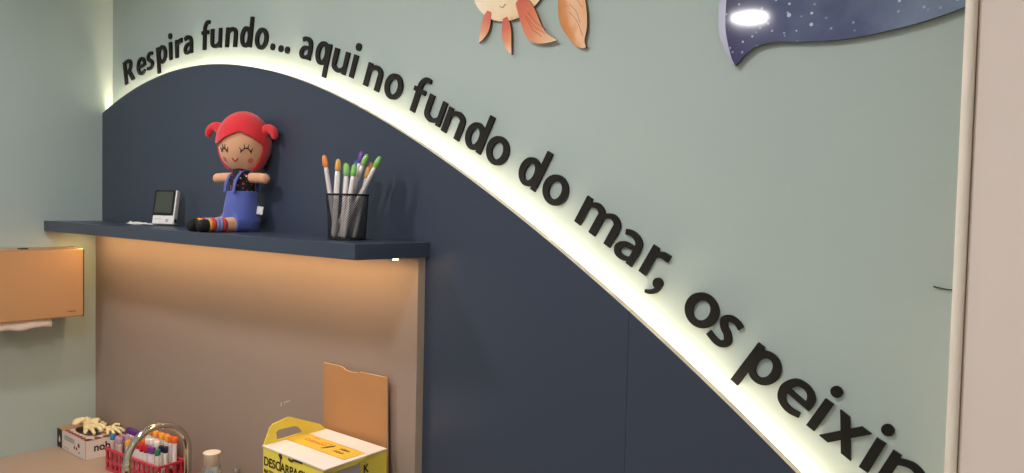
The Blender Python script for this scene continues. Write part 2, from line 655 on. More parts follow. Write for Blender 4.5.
LETTERS = [('R', 0.1118, 2.0992, 13.7, 1.16, 1.00), ('e', 0.2065, 2.1201, 11.3, 1.06, 1.00), ('s', 0.2770, 2.1340, 9.4, 1.06, 1.00), ('p', 0.3509, 2.1465, 7.2, 1.06, 1.00), ('i', 0.4357, 2.1545, 4.7, 1.06, 1.00), ('r', 0.4767, 2.1569, 3.5, 1.06, 1.00), ('a', 0.5302, 2.1617, 1.8, 1.06, 1.00), ('f', 0.6406, 2.1647, -1.7, 1.00, 1.00), ('u', 0.6956, 2.1646, -3.4, 1.00, 1.00), ('n', 0.7815, 2.1585, -6.0, 1.00, 1.00), ('d', 0.8615, 2.1506, -8.4, 1.00, 1.00), ('o', 0.9386, 2.1375, -10.6, 1.00, 1.00), ('.', 1.0200, 2.1238, -12.9, 1.00, 1.00), ('.', 1.0598, 2.1142, -14.0, 1.00, 1.00), ('.', 1.0907, 2.1071, -14.8, 1.00, 1.00), ('a', 1.1570, 2.0881, -16.4, 1.00, 1.00), ('q', 1.2255, 2.0682, -18.0, 1.00, 1.00), ('u', 1.2982, 2.0408, -19.7, 1.00, 1.00), ('i', 1.3737, 2.0153, -21.3, 1.00, 1.00), ('n', 1.4296, 1.9903, -22.4, 1.00, 1.00), ('o', 1.5017, 1.9620, -23.7, 1.00, 1.00), ('f', 1.5934, 1.9194, -25.3, 1.00, 1.00), ('u', 1.6451, 1.8965, -26.0, 1.00, 1.00), ('n', 1.7065, 1.8631, -27.0, 1.00, 1.00), ('d', 1.7732, 1.8320, -27.9, 1.00, 1.00), ('o', 1.8354, 1.8005, -28.7, 1.00, 1.00), ('d', 1.9281, 1.7528, -29.8, 1.00, 1.00), ('o', 1.9911, 1.7174, -30.5, 1.00, 1.00), ('m', 2.0824, 1.6649, -30.5, 1.00, 1.00), ('a', 2.1701, 1.6089, -31.5, 1.00, 1.00), ('r', 2.2307, 1.5759, -30.5, 1.00, 1.00), (',', 2.2569, 1.5550, -33.3, 1.00, 1.00), ('o', 2.3156, 1.5079, -33.8, 1.00, 1.00), ('s', 2.3671, 1.4727, -34.3, 1.00, 1.00), ('p', 2.4321, 1.4239, -33.5, 1.00, 0.95), ('e', 2.4882, 1.3831, -34.0, 1.00, 0.95), ('i', 2.5467, 1.3467, -30.0, 1.00, 0.95), ('x', 2.5673, 1.3344, -32.0, 1.00, 0.95), ('i', 2.6285, 1.2974, -25.0, 1.00, 0.95), ('n', 2.6515, 1.2839, -26.0, 1.00, 0.95)]
LW = ['capital R opening "Respira"', 'letter e second in "Respira"', 'letter s in "Respira"', 'letter p in "Respira"', 'letter i in "Respira"', 'small letter r in "Respira"', 'letter a closing "Respira"',
      'letter f of the upper "fundo" before the dots', 'letter u of the upper "fundo" before the dots', 'letter n of the upper "fundo" before the dots', 'letter d of the upper "fundo" before the dots', 'letter o of the upper "fundo" before the dots',
      'leftmost of the three dots after the upper "fundo"', 'middle one of the three dots after the upper "fundo"', 'rightmost of the three dots, just before "aqui"',
      'letter a opening "aqui"', 'letter q in "aqui"', 'letter u in "aqui"', 'letter i closing "aqui"', 'letter n opening the word "no"', 'letter o closing the word "no"',
      'letter f of the lower "fundo" above the pen cup', 'letter u of the lower "fundo" after "no"', 'letter n of the lower "fundo" after "no"', 'letter d of the lower "fundo" after "no"', 'letter o of the lower "fundo" after "no"',
      'letter d opening the word "do"', 'letter o closing the word "do"', 'letter m opening "mar"', 'letter a in "mar"', 'letter r closing "mar"', 'comma after "mar"', 'letter o opening "os"', 'letter s closing "os"',
      'letter p starting the last word', 'letter e after p in the last word', 'letter i between e and x in the last word', 'letter x in the last word', 'letter i right of x in the last word', 'letter n cut by the frame beside the white door']
for (g, x, z, a, wx, hs), lw in zip(LETTERS, LW):
    c, s = cos(R(a)), sin(R(a))

    def to3(u, v, d, x=x, z=z, c=c, s=s, wx=wx, hs=hs):
        u *= wx * hs
        v *= hs
        return Vector((x + (u * c - v * s) * XH, -d, z + (u * s + v * c) * XH))
    mb = MB()
    glyph(mb, g, to3, 0.0060, 0.0006)
    nm = {'.': 'dot', ',': 'comma'}.get(g, 'letter')
    lab = 'black raised ' + lw if len(lw.split()) <= 11 else lw
    tag(mb.build(nm, M['letter'], loc=(x, -0.0006, z), weld=False), lab, {'dot': 'dot', 'comma': 'comma'}.get(nm, 'letter'), 'raised black letters of the wall sentence')

# ------------------------------------------------------------------ black wire stub by the door
tag(MB().tube(catmull([(2.720, -0.004, 1.5875), (2.730, -0.004, 1.5855), (2.740, -0.005, 1.5845), (2.752, -0.008, 1.5845), (2.785, -0.012, 1.584)], 5), 0.0011, 8).build('wire', M['black_plastic'], loc=(2.72, -0.004, 1.5875)),
    'short thin black wire poking out on green wall beside the white door', 'wire')


# ------------------------------------------------------------------ goldfish cut-out
def art_mat(name, stops, axis_from, axis_to, streak=0.0, rough=0.35):
    """printed artwork: colour runs along a direction in the panel's own plane"""
    m = mat(name, '#ffffff', rough)
    nt = m.node_tree
    b = nt.nodes['Principled BSDF']
    tc = nt.nodes.new('ShaderNodeTexCoord')
    d = Vector((axis_to[0] - axis_from[0], 0, axis_to[1] - axis_from[1]))
    L2 = d.length_squared
    dot = nt.nodes.new('ShaderNodeVectorMath')
    dot.operation = 'DOT_PRODUCT'
    dot.inputs[1].default_value = d / L2
    sub = nt.nodes.new('ShaderNodeVectorMath')
    sub.operation = 'SUBTRACT'
    sub.inputs[1].default_value = (axis_from[0], 0, axis_from[1])
    nt.links.new(tc.outputs['Object'], sub.inputs[0])
    nt.links.new(sub.outputs[0], dot.inputs[0])
    ramp = nt.nodes.new('ShaderNodeValToRGB')
    e = ramp.color_ramp.elements
    e[0].position, e[0].color = stops[0][0], srgb(stops[0][1])
    e[1].position, e[1].color = stops[-1][0], srgb(stops[-1][1])
    for p, c in stops[1:-1]:
        q = e.new(p)
        q.color = srgb(c)
    n = nt.nodes.new('ShaderNodeTexNoise')
    n.inputs['Scale'].default_value = 45
    n.inputs['Detail'].default_value = 4
    nt.links.new(tc.outputs['Object'], n.inputs['Vector'])
    ad = nt.nodes.new('ShaderNodeMath')
    ad.operation = 'MULTIPLY_ADD'
    ad.inputs[1].default_value = streak
    sb = nt.nodes.new('ShaderNodeMath')
    sb.operation = 'SUBTRACT'
    sb.inputs[1].default_value = 0.5
    nt.links.new(n.outputs['Fac'], sb.inputs[0])
    nt.links.new(sb.outputs[0], ad.inputs[0])
    nt.links.new(dot.outputs['Value'], ad.inputs[2])
    nt.links.new(ad.outputs[0], ramp.inputs[0])
    nt.links.new(ramp.outputs[0], b.inputs['Base Color'])
    return m


DK = mat('cutout_dark_edge', '#4a3a2c', 0.6)
FX, FZ = 1.905, 2.178
fish = empty('goldfish_cutout', (FX, -0.004, FZ), 'cream and orange goldfish cut-out on the green wall', 'wall decoration')


def cut(name, outline, m, parent, d0, d1, closed_smooth=True, n=6, edge=DK):
    P = catmull(outline, n, True) if closed_smooth else outline
    mb = MB()
    mb.prism(P, wallp, d1, d0, 0, 1)
    return mb.build(name, [m, edge], parent, loc=parent_origin(parent), weld=False)


def leaf(root, tip, w, bend=0.0, n=14, w0=0.25):
    """leaf outline from root to tip with a pointed end"""
    dx, dz = tip[0] - root[0], tip[1] - root[1]
    L = sqrt(dx * dx + dz * dz)
    tx, tz = dx / L, dz / L
    nx, nz = -tz, tx
    A, B = [], []
    for i in range(n + 1):
        t = i / n
        wd = w * (sin(pi * min(1, t * 0.92 + 0.08)) ** 0.85) * (1 - 0.15 * t) + w0 * w * (1 - t) * 0.5
        if i == n:
            wd = 0.0004
        c = bend * L * sin(pi * t) - 0.35 * bend * L * sin(2 * pi * t)
        x, z = root[0] + tx * L * t + nx * c, root[1] + tz * L * t + nz * c
        A.append((x + nx * wd / 2, z + nz * wd / 2))
        B.append((x - nx * wd / 2, z - nz * wd / 2))
    return A + B[::-1]


mfb = art_mat('goldfish_body_print', [(0, '#c08b58'), (0.12, '#e9c99a'), (0.5, '#f1dfbf'), (1.0, '#ecc58e')], (0.03, -0.11), (-0.02, 0.11), 0.35)
body = [(FX + 0.108 * cos(2 * pi * k / 24), FZ + 0.094 * sin(2 * pi * k / 24)) for k in range(24)]
cut('body', body, mfb, fish, 0.004, 0.009)
FR = [(0, '#c8432a'), (0.3, '#d4653c'), (0.6, '#dd8f62'), (1.0, '#ecc8a4')]
for root, tip, w, bend in (((1.850, 2.112), (1.822, 2.047), 0.026, 0.05), ((1.895, 2.092), (1.915, 2.012), 0.026, -0.05)):
    m = art_mat('goldfish_fin_print', FR, (root[0] - FX, root[1] - FZ), (tip[0] - FX, tip[1] - FZ), 0.25)
    cut('fin', leaf(root, tip, w, bend), m, fish, 0.005, 0.0098, False)
r_, t_ = (1.932, 2.124), (2.034, 2.027)
m = art_mat('goldfish_fin_print', FR, (r_[0] - FX, r_[1] - FZ), (t_[0] - FX, t_[1] - FZ), 0.25)
cut('fin', leaf(r_, t_, 0.046, -0.13), m, fish, 0.0095, 0.0125, False)
tailp = [(2.035, 2.17), (2.033, 2.108), (2.037, 2.066), (2.055, 2.036), (2.080, 2.011), (2.102, 2.005), (2.099, 2.020), (2.104, 2.050), (2.098, 2.098), (2.080, 2.15), (2.058, 2.19)]
m = art_mat('goldfish_tail_print', [(0, '#c98047'), (0.3, '#d98f55'), (0.6, '#ecc09a'), (1.0, '#e9b083')], (0.135, -0.12), (0.195, -0.10), 0.6)
cut('tail', tailp, m, fish, 0.005, 0.010)
vmat = mat('fin_vein_print', '#a85a36', 0.6)
for k, (a, b) in enumerate((((1.952, 2.088), (2.005, 2.044)), ((1.955, 2.080), (1.995, 2.040)), ((1.958, 2.094), (2.010, 2.050)))):
    MB().tube([(a[0], -0.0126, a[1]), ((a[0] + b[0]) / 2 - .003, -0.0126, (a[1] + b[1]) / 2 - .004), (b[0], -0.0126, b[1])], 0.0005, 6).build('vein', vmat, fish)
for a, b in (((2.060, 2.110), (2.092, 2.085)), ((2.062, 2.095), (2.088, 2.055)), ((2.062, 2.080), (2.095, 2.028)), ((2.07, 2.125), (2.096, 2.105))):
    MB().tube([(a[0], -0.0101, a[1]), ((a[0] + b[0]) / 2 + .003, -0.0101, (a[1] + b[1]) / 2 + .004), (b[0], -0.0101, b[1])], 0.0005, 6).build('vein', vmat, fish)
# dark mouth stroke on the body
MB().tube([(1.880, -0.0092, 2.118), (1.888, -0.0092, 2.114), (1.895, -0.0092, 2.121)], 0.0012, 6).build('mouth', mat('mouth_print', '#b07840', 0.6), fish)
MB().lathe([(0.001, 0.0), (0.014, 0.0), (0.013, 0.002)], 24, (1.862, -0.0088, 2.205), T=Matrix.Rotation(R(90), 4, 'X')).build('eye', M['black_plastic'], fish)
# spacers that hold the cut-out off the wall
for x, z in ((1.87, 2.20), (1.95, 2.20), (1.90, 2.14), (2.06, 2.12)):
    MB().lathe([(0.006, 0), (0.006, 0.0040)], 12, (x, -0.0002, z), T=Matrix.Rotation(R(90), 4, 'X')).build('spacer', M['white_plastic'], fish)

# ------------------------------------------------------------------ starry whale cut-out
WX, WZ = 2.56, 2.10
whale = empty('starry_whale_cutout', (WX, -0.006, WZ), 'glossy dark blue starry whale tail cut-out high on green wall by door', 'wall decoration')
wm = mat('starry_print', '#46507a', 0.06, coat=0.0)
nt = wm.node_tree
b = nt.nodes['Principled BSDF']
tc = nt.nodes.new('ShaderNodeTexCoord')
n1 = nt.nodes.new('ShaderNodeTexNoise')
n1.inputs['Scale'].default_value = 7
n1.inputs['Detail'].default_value = 6
nt.links.new(tc.outputs['Object'], n1.inputs['Vector'])
sx = nt.nodes.new('ShaderNodeSeparateXYZ')
nt.links.new(tc.outputs['Object'], sx.inputs[0])
ma = nt.nodes.new('ShaderNodeMath')
ma.operation = 'MULTIPLY_ADD'
ma.inputs[1].default_value = 1.9
ma.inputs[2].default_value = 0.10
nt.links.new(sx.outputs[0], ma.inputs[0])
ad = nt.nodes.new('ShaderNodeMath')
ad.operation = 'ADD'
nt.links.new(ma.outputs[0], ad.inputs[0])
nt.links.new(n1.outputs['Fac'], ad.inputs[1])
rp = nt.nodes.new('ShaderNodeValToRGB')
rp.color_ramp.elements[0].position = 0.25
rp.color_ramp.elements[0].color = srgb('#4c4a6c')
rp.color_ramp.elements[1].position = 1.0
rp.color_ramp.elements[1].color = srgb('#7f90a8')
q = rp.color_ramp.elements.new(0.6)
q.color = srgb('#5b6486')
nt.links.new(ad.outputs[0], rp.inputs[0])
vo = nt.nodes.new('ShaderNodeTexVoronoi')
vo.inputs['Scale'].default_value = 60
nt.links.new(tc.outputs['Object'], vo.inputs['Vector'])
lt = nt.nodes.new('ShaderNodeMapRange')
lt.inputs['From Min'].default_value = 0.07
lt.inputs['From Max'].default_value = 0.16
lt.inputs['To Min'].default_value = 0.55
lt.inputs['To Max'].default_value = 0.0
nt.links.new(vo.outputs['Distance'], lt.inputs['Value'])
mx = nt.nodes.new('ShaderNodeMix')
mx.data_type = 'RGBA'
mx.inputs[7].default_value = srgb('#c9d6ea')
nt.links.new(lt.outputs[0], mx.inputs[0])
nt.links.new(rp.outputs[0], mx.inputs[6])
nt.links.new(mx.outputs[2], b.inputs['Base Color'])
wedge = mat('whale_dark_edge', '#2a3040', 0.4)
WO = [(2.420, 2.25), (2.390, 2.16), (2.379, 2.08), (2.376, 2.015), (2.384, 1.980), (2.400, 1.948), (2.4085, 1.9395), (2.416, 1.946), (2.428, 1.958), (2.446, 1.968), (2.476, 1.9715), (2.516, 1.967), (2.56, 1.9635), (2.60, 1.9635), (2.662, 1.970), (2.714, 1.980), (2.76, 1.995), (2.82, 2.03), (2.84, 2.10), (2.80, 2.20), (2.70, 2.27), (2.55, 2.29)]
cut('fin', WO, wm, whale, 0.006, 0.012, True, 8, wedge)
rim = [(2.420, 2.25), (2.390, 2.16), (2.379, 2.08), (2.376, 2.015), (2.384, 1.980), (2.400, 1.948), (2.4085, 1.9400), (2.402, 1.953), (2.393, 1.985), (2.389, 2.015), (2.391, 2.08), (2.402, 2.16), (2.430, 2.24)]
cut('pale_rim', rim, mat('whale_pale_rim_print', '#a9acc6', 0.2), whale, 0.012, 0.0126, True, 6)
starm = mat('star_print', '#b9c6e0', 0.4)
rnd = random.Random(4)
for (px, pz, r) in ((2.446, 2.020, .0022), (2.463, 2.012, .0028), (2.470, 1.990, .0018), (2.497, 2.012, .0034), (2.533, 2.010, .0022), (2.533, 1.992, .0028), (2.437, 1.985, .0018), (2.421, 1.978, .0018), (2.497, 2.030, .002), (2.475, 2.040, .002), (2.60, 2.03, .0022), (2.58, 2.04, .0018), (2.45, 1.997, .0016), (2.66, 2.01, .0022), (2.69, 2.03, .0018), (2.51, 1.985, .0014), (2.49, 1.984, .0014)):
    MB().prism([(px + r * cos(a * pi / 6), pz + r * sin(a * pi / 6)) for a in range(12)], wallp, 0.0123, 0.0121).build('star', starm, whale)
for x, z in ((2.45, 2.10), (2.60, 2.15), (2.60, 2.02), (2.75, 2.08)):
    MB().lathe([(0.008, 0), (0.008, 0.006)], 12, (x, -0.0002, z), T=Matrix.Rotation(R(90), 4, 'X')).build('spacer', M['white_plastic'], whale)

# ------------------------------------------------------------------ paper towel dispenser on the left wall
DX, DY1, DY0, DZ0, DZ1 = 0.14, -0.155, -0.455, 1.277, 1.514
dis = empty('paper_towel_dispenser', (0.0, (DY0 + DY1) / 2, DZ0), 'brushed metal paper towel dispenser on the green left wall', 'paper towel dispenser')
mb = MB()
pr = [(0.0008, DZ0 + 0.03), (0.0008, DZ1 - 0.004), (0.02, DZ1), (DX - 0.006, DZ1), (DX, DZ1 - 0.004), (DX, DZ0 + 0.004), (DX - 0.004, DZ0), (0.09, DZ0), (0.085, DZ0 + 0.02)]
mb.prism(pr, lambda x, z, d: Vector((x, d, z)), DY0, DY1 - 0.002)
mb.build('body', mat('tan_metal', '#cfa57c', 0.38, metal=0.55, bump=0.1, bscale=400), dis, bevel=0.0015)
mb = MB()
mb.prism([(0.0008, DZ0 + 0.03), (0.0008, DZ1 - 0.003), (0.02, DZ1 + .001), (DX - 0.006, DZ1 + .001), (DX + .001, DZ1 - 0.004), (DX + .001, DZ0 + 0.003), (DX - 0.004, DZ0 - .001), (0.09, DZ0 - .001), (0.085, DZ0 + 0.02)],
         lambda x, z, d: Vector((x, d, z)), DY1 - 0.002, DY1)
mb.build('end_plate', mat('dark_end_plate', '#5e4a37', 0.4, metal=0.6), dis)
MB().box(0.10, 0.128, -0.345, -0.322, DZ1, DZ1 + 0.004).build('lock', M['black_plastic'], dis)
lettering('brand_mark', 'xxxxxxx', 0.0075, (DX + 0.0006, -0.208, 1.296), (0, 1, 0), (0, 0, 1), mat('brand_mark_grey', '#4b3a2a', 0.6), dis, 0.0001, 1.0, 0.0002)
# paper towel hanging from the slot
mb = MB()
n = 16
vs, fs = [], []
for i in range(n + 1):
    y = -0.45 + 0.20 * i / n
    for j in range(6):
        t = j / 5
        zz = DZ0 + 0.012 - t * (0.042 + 0.003 * sin(i * 0.9) - (0.004 if i > 13 else 0))
        xx = 0.112 + 0.012 * sin(t * 2.2) + 0.002 * sin(i * 0.7 + t)
        vs.append((xx, y, zz))
for i in range(n):
    for j in range(5):
        fs.append((i * 6 + j, i * 6 + j + 1, (i + 1) * 6 + j + 1, (i + 1) * 6 + j))
mb.add(vs, fs, 0, True)
tw = mb.build('paper_towel', mat('white_paper', '#efe6dc', 0.9, bump=0.3), None, loc=(0.12, -0.35, DZ0))
so = tw.modifiers.new('solid', 'SOLIDIFY')
so.thickness = 0.0012
tag(tw, 'white paper towel hanging out below the metal dispenser', 'paper towel')

# ------------------------------------------------------------------ digital clock / thermometer on the shelf
CX, CY, CZ = 0.595, -0.105, SH_Z
clk = empty('digital_clock', (CX, CY, CZ), 'small white digital clock with dark screen at left of shelf', 'clock')
CA = R(30)                          # yaw of its face
TILT = R(12)


def ck(x, y, z):
    """device space: x right, y back, z up; leaning back on its foot"""
    x, y, z = x * 0.93, y * 0.93, z * 0.96
    y2, z2 = y * cos(TILT) + z * sin(TILT), -y * sin(TILT) + z * cos(TILT)
    return Vector((CX + x * cos(CA) - y2 * sin(CA), CY + x * sin(CA) + y2 * cos(CA), CZ + 0.004 + z2))


def ckbox(mb, x0, x1, y0, y1, z0, z1, mi=0):
    vs = [ck(x, y, z) for x in (x0, x1) for y in (y0, y1) for z in (z0, z1)]
    mb.add(vs, [(0, 1, 3, 2), (4, 6, 7, 5), (0, 4, 5, 1), (2, 3, 7, 6), (0, 2, 6, 4), (1, 5, 7, 3)], mi)


mb = MB()
ckbox(mb, -0.040, 0.040, 0.0, 0.020, 0.003, 0.117)
mb.build('case', M['white_plastic'], clk, bevel=0.003, bseg=3)
mb = MB()
ckbox(mb, -0.0405, 0.035, -0.002, 0.0, 0.032, 0.116)
mb.build('screen_frame', M['black_plastic'], clk, bevel=0.001)
mb = MB()
ckbox(mb, -0.034, 0.028, -0.0028, -0.0021, 0.040, 0.110)
mb.build('screen', mat('grey_green_lcd', '#494f45', 0.25), clk)
mb = MB()
for k in range(3):
    ckbox(mb, -0.030 + k * 0.008, -0.024 + k * 0.008, -0.0012, -0.0001, 0.019, 0.021)
ckbox(mb, 0.010, 0.020, -0.001, -0.0001, 0.010, 0.020)
mb.build('keys', mat('key_grey', '#b9b2ac', 0.5), clk)
mb = MB()
T = Matrix.Rotation(CA, 4, 'Z') @ Matrix.Rotation(R(90), 4, 'Y')
mb.lathe([(0.006, -0.001), (0.006, 0.002), (0.003, 0.002)], 20, ck(0.0402, 0.008, 0.016), T=T)
mb.build('hinge_knob', M['black_plastic'], clk)
mb = MB()
ckbox(mb, -0.034, 0.034, 0.014, 0.036, 0.0065, 0.010)
mb.build('foot', M['white_plastic'], clk, bevel=0.002)
# white sensor lead coiled by its left
P = []
for i in range(60):
    t = i / 59
    ang = t * 2 * pi * 2.6
    P.append((0.468 + 0.036 * cos(ang) + 0.02 * t, -0.135 + 0.020 * sin(ang) + 0.008 * t, SH_Z + 0.003 + 0.004 * t + 0.0012 * sin(ang * 3)))
P += [(0.545, -0.12, SH_Z + 0.005), (0.565, -0.11, SH_Z + 0.004)]
cable = MB().tube(catmull(P, 3), 0.0023, 8)
cable.ball((0.432, -0.128, SH_Z + 0.006), (0.010, 0.006, 0.0055), 16, 8)
tag(cable.build('sensor_cable', M['white_plastic'], loc=(0.48, -0.13, SH_Z)), 'small coil of white sensor cable on shelf left of clock', 'cable')

# ------------------------------------------------------------------ rag doll
skin = mat('doll_skin_felt', '#d9a27c', 0.9, bump=0.4, bscale=500, sheen=0.3)
redm = mat('doll_red_felt', '#d5262f', 0.9, bump=0.5, bscale=400, sheen=0.4)
bluem = mat('doll_blue_cotton', '#5260ab', 0.85, bump=0.5, bscale=350, sheen=0.2)
blk = mat('doll_black_felt', '#141214', 0.85, bump=0.3, bscale=400)
shirt = mat('doll_print_shirt', '#17151a', 0.85)
nt = shirt.node_tree
b = nt.nodes['Principled BSDF']
tc = nt.nodes.new('ShaderNodeTexCoord')
vo = nt.nodes.new('ShaderNodeTexVoronoi')
vo.inputs['Scale'].default_value = 105
nt.links.new(tc.outputs['Object'], vo.inputs['Vector'])
lt = nt.nodes.new('ShaderNodeMath')
lt.operation = 'LESS_THAN'
lt.inputs[1].default_value = 0.34
nt.links.new(vo.outputs['Distance'], lt.inputs[0])
sp2 = nt.nodes.new('ShaderNodeSeparateColor')
nt.links.new(vo.outputs['Color'], sp2.inputs[0])
rp = nt.nodes.new('ShaderNodeValToRGB')
rp.color_ramp.interpolation = 'CONSTANT'
el = rp.color_ramp.elements
el[0].position, el[0].color = 0.0, srgb('#c8323f')
el[1].position, el[1].color = 0.35, srgb('#17151a')
for p, c in ((0.55, '#e8dcd0'), (0.7, '#c9464f'), (0.85, '#3f5fa0')):
    z = el.new(p)
    z.color = srgb(c)
nt.links.new(sp2.outputs[0], rp.inputs[0])
mx = nt.nodes.new('ShaderNodeMix')
mx.data_type = 'RGBA'
mx.inputs[6].default_value = srgb('#17151a')
nt.links.new(lt.outputs[0], mx.inputs[0])
nt.links.new(rp.outputs[0], mx.inputs[7])
nt.links.new(mx.outputs[2], b.inputs['Base Color'])

D0 = Vector((1.035, -0.098, SH_Z))
doll = empty('rag_doll', D0, 'rag doll with red hair and blue overalls sitting on the shelf', 'doll')
AT = Matrix.Rotation(R(18), 3, 'Z')              # the upper body turns a little towards the room
HC = D0 + Vector((0.0, 0.004, 0.243))          # head centre
HR = Vector((0.069, 0.056, 0.081))
HT = Matrix.Rotation(R(3), 4, 'Y') @ Matrix.Rotation(R(32), 4, 'Z')
mb = MB()
mb.ball(HC, HR, 40, 26, T=HT)
mb.tube([D0 + Vector((0, 0.002, 0.14)), D0 + Vector((0, 0.003, 0.21))], [0.022, 0.024], 16)
mb.tube([D0 + Vector((0, 0, 0.03)), D0 + Vector((0, 0, 0.09)), D0 + Vector((0, 0, 0.15)), D0 + Vector((0, 0, 0.166))], [0.038, 0.034, 0.026, 0.018], 20)
for s in (-1, 1):
    ar = [D0 + AT @ Vector(p) for p in ((s * 0.012, 0.0, 0.150), (s * 0.04, -0.002, 0.149), (s * 0.065, -0.003, 0.148), (s * 0.080, -0.004, 0.147))]
    mb.tube(ar, [0.015, 0.0145, 0.0145, 0.013], 14)
    mb.ball(ar[-1], 0.0145, 16, 10)
    lx = 0.024 * s
    mb.tube([D0 + Vector((lx, -0.01, 0.022)), D0 + Vector((lx, -0.055, 0.0205)), D0 + Vector((lx * 1.0, -0.10, 0.018))], [0.022, 0.0195, 0.0155], 16)
remesh(mb, 'body', skin, doll, 0.0028, 5)


def surf(u, v, k=1.0):
    """point on the head: u sideways angle, v upward angle from the face centre (degrees)"""
    a, e = R(u), R(v)
    p = Vector((HR.x * sin(a) * cos(e), -HR.y * cos(a) * cos(e), HR.z * sin(e)))
    return HC + HT @ (p * k)


# hair: a cap over the head, open at the face, centre parting
hm = MB()
seg, rings = 120, 80
vs, idx = [], {}
HK = 1.05
fs = []


def face_open(u, v):
    # u: degrees from the face middle (-180..180), v: elevation
    au = abs(u - 12)
    top = 21 - 0.28 * au - 0.003 * au * au
    side = 54 - 0.30 * max(0, -20 - v)
    if u < 0 and v < -2:
        side = 100
        return au < side
    return au < side and (v < top or (au > 34 and v < -4 and au < side - 2))


for i in range(rings + 1):
    v = -90 + 180 * i / rings
    for k in range(seg):
        u = -180 + 360 * k / seg
        vs.append(surf(u, v, HK))
for i in range(rings):
    v = -90 + 180 * (i + .5) / rings
    for k in range(seg):
        u = -180 + 360 * (k + .5) / seg
        if face_open(u, v) or (v < -58):
            continue
        k2 = (k + 1) % seg
        fs.append((i * seg + k, i * seg + k2, (i + 1) * seg + k2, (i + 1) * seg + k))
hm.add(vs, fs, 0, True)
hair = hm.build('hair', redm, doll, loc=doll.location)
bm = bmesh.new()
bm.from_mesh(hair.data)
bmesh.ops.delete(bm, geom=[v for v in bm.verts if not v.link_faces], context='VERTS')
for it in range(3):
    bv = [v for v in bm.verts if v.is_boundary]
    nw = {}
    for v in bv:
        nb = [e.other_vert(v) for e in v.link_edges if e.is_boundary]
        if len(nb) == 2:
            nw[v] = (v.co * 2 + nb[0].co + nb[1].co) / 4
    for v, c in nw.items():
        v.co = c
bm.to_mesh(hair.data)
bm.free()
so = hair.modifiers.new('solid', 'SOLIDIFY')
so.thickness = 0.005
so.offset = 0.6
# two little bunches that droop outwards
for s in (-1, 1):
    P0 = surf(s * 82, 24, 1.0)
    tp = [P0, P0 + AT @ Vector((s * 0.012, -0.002, 0.009)), P0 + AT @ Vector((s * 0.026, -0.004, 0.008)), P0 + AT @ Vector((s * 0.036, -0.006, -0.001)), P0 + AT @ Vector((s * 0.039, -0.007, -0.011))]
    bb = MB().tube(catmull(tp, 5), [0.016 - 0.0065 * (i / 20) for i in range(21)], 16)
    bb.ball(tp[0], 0.014, 16, 10)
    bb.ball(tp[-1], 0.0087, 16, 10)
    remesh(bb, 'hair_bunch', redm, doll, 0.002, 4)
# face
for (u0, u1, v0, dv) in ((-38, -17, -19.0, 8.0), (15, 41, -18.0, 9.0)):
    ey = MB()
    arc = []
    for i in range(13):
        t = i / 12
        arc.append(surf(u0 + (u1 - u0) * t, v0 + dv * sin(pi * t), 1.012))
    ey.tube(arc, 0.0015, 8)
    for t in (0.08, 0.36, 0.64, 0.92):
        u = u0 + (u1 - u0) * t
        v = v0 + dv * sin(pi * t)
        ey.tube([surf(u, v, 1.012), surf(u + (t - .5) * 10, v + 8.0, 1.014)], [0.0015, 0.0008], 6)
    ey.build('eyelashes', blk, doll)
MB().tube([surf(-7 + 15 * i / 10, -30 - 7 * sin(pi * i / 10), 1.012) for i in range(11)], 0.0015, 8).build('mouth', mat('doll_mouth_thread', '#c02a34', 0.8), doll)
ckm = mat('doll_cheek_felt', '#cf6a62', 0.9)
for u in (-36, 42):
    cmb = MB()
    ring_ = [surf(u + 8.0 * cos(2 * pi * k / 20), -34 + 6.2 * sin(2 * pi * k / 20), 1.012) for k in range(20)]
    cmb.add(ring_ + [surf(u, -34, 1.018)], [(k, (k + 1) % 20, 20) for k in range(20)], 0, True)
    cmb.build('cheek', ckm, doll)
# shirt
sm = MB()
sm.tube([D0 + Vector((0, 0, 0.075)), D0 + Vector((0, 0, 0.12)), D0 + Vector((0, 0, 0.155)), D0 + Vector((0, 0.002, 0.178))], [0.0375, 0.034, 0.0290, 0.0245], 28)
for s in (-1, 1):
    sm.tube([D0 + AT @ Vector((s * 0.010, 0, 0.148)), D0 + AT @ Vector((s * 0.033, -0.002, 0.148))], [0.0175, 0.0170], 18)
remesh(sm, 'shirt', shirt, doll, 0.002, 3)
# overalls: trousers, bib and straps
om = MB()
om.tube([D0 + Vector((0, 0, 0.006)), D0 + Vector((0, 0, 0.03)), D0 + Vector((0, 0, 0.07)), D0 + Vector((0, 0, 0.105)), D0 + Vector((0, 0, 0.112))], [0.044, 0.052, 0.0475, 0.040, 0.0385], 32)
for s in (-1, 1):
    om.tube([D0 + Vector((s * 0.024, 0.0, 0.025)), D0 + Vector((s * 0.025, -0.030, 0.0245)), D0 + Vector((s * 0.026, -0.043, 0.0245))], [0.027, 0.0255, 0.0250], 22)
remesh(om, 'overalls', bluem, doll, 0.0022, 4)
for s in (-1, 1):
    st_ = MB()
    pts = []
    for i in range(15):
        t = i / 14
        a = -pi / 2 * 0.85 + t * pi * 0.85
        r = 0.0392 - 0.0105 * sin(pi * t)
        pts.append(D0 + Vector((s * (0.022 - 0.002 * t), -(r) * cos(pi * t), 0.108 + 0.062 * sin(pi * t) ** 0.7)))
    for i in range(14):
        p, q2 = pts[i], pts[i + 1]
        w = Vector((0.006, 0, 0))
        nn = ((q2 - p).cross(w)).normalized() * 0.0015
        st_.add([p - w - nn, p + w - nn, q2 + w - nn, q2 - w - nn, p - w + nn, p + w + nn, q2 + w + nn, q2 - w + nn],
                [(0, 1, 2, 3), (7, 6, 5, 4), (0, 4, 5, 1), (1, 5, 6, 2), (2, 6, 7, 3), (3, 7, 4, 0)], 0)
    st_.build('strap', bluem, doll)
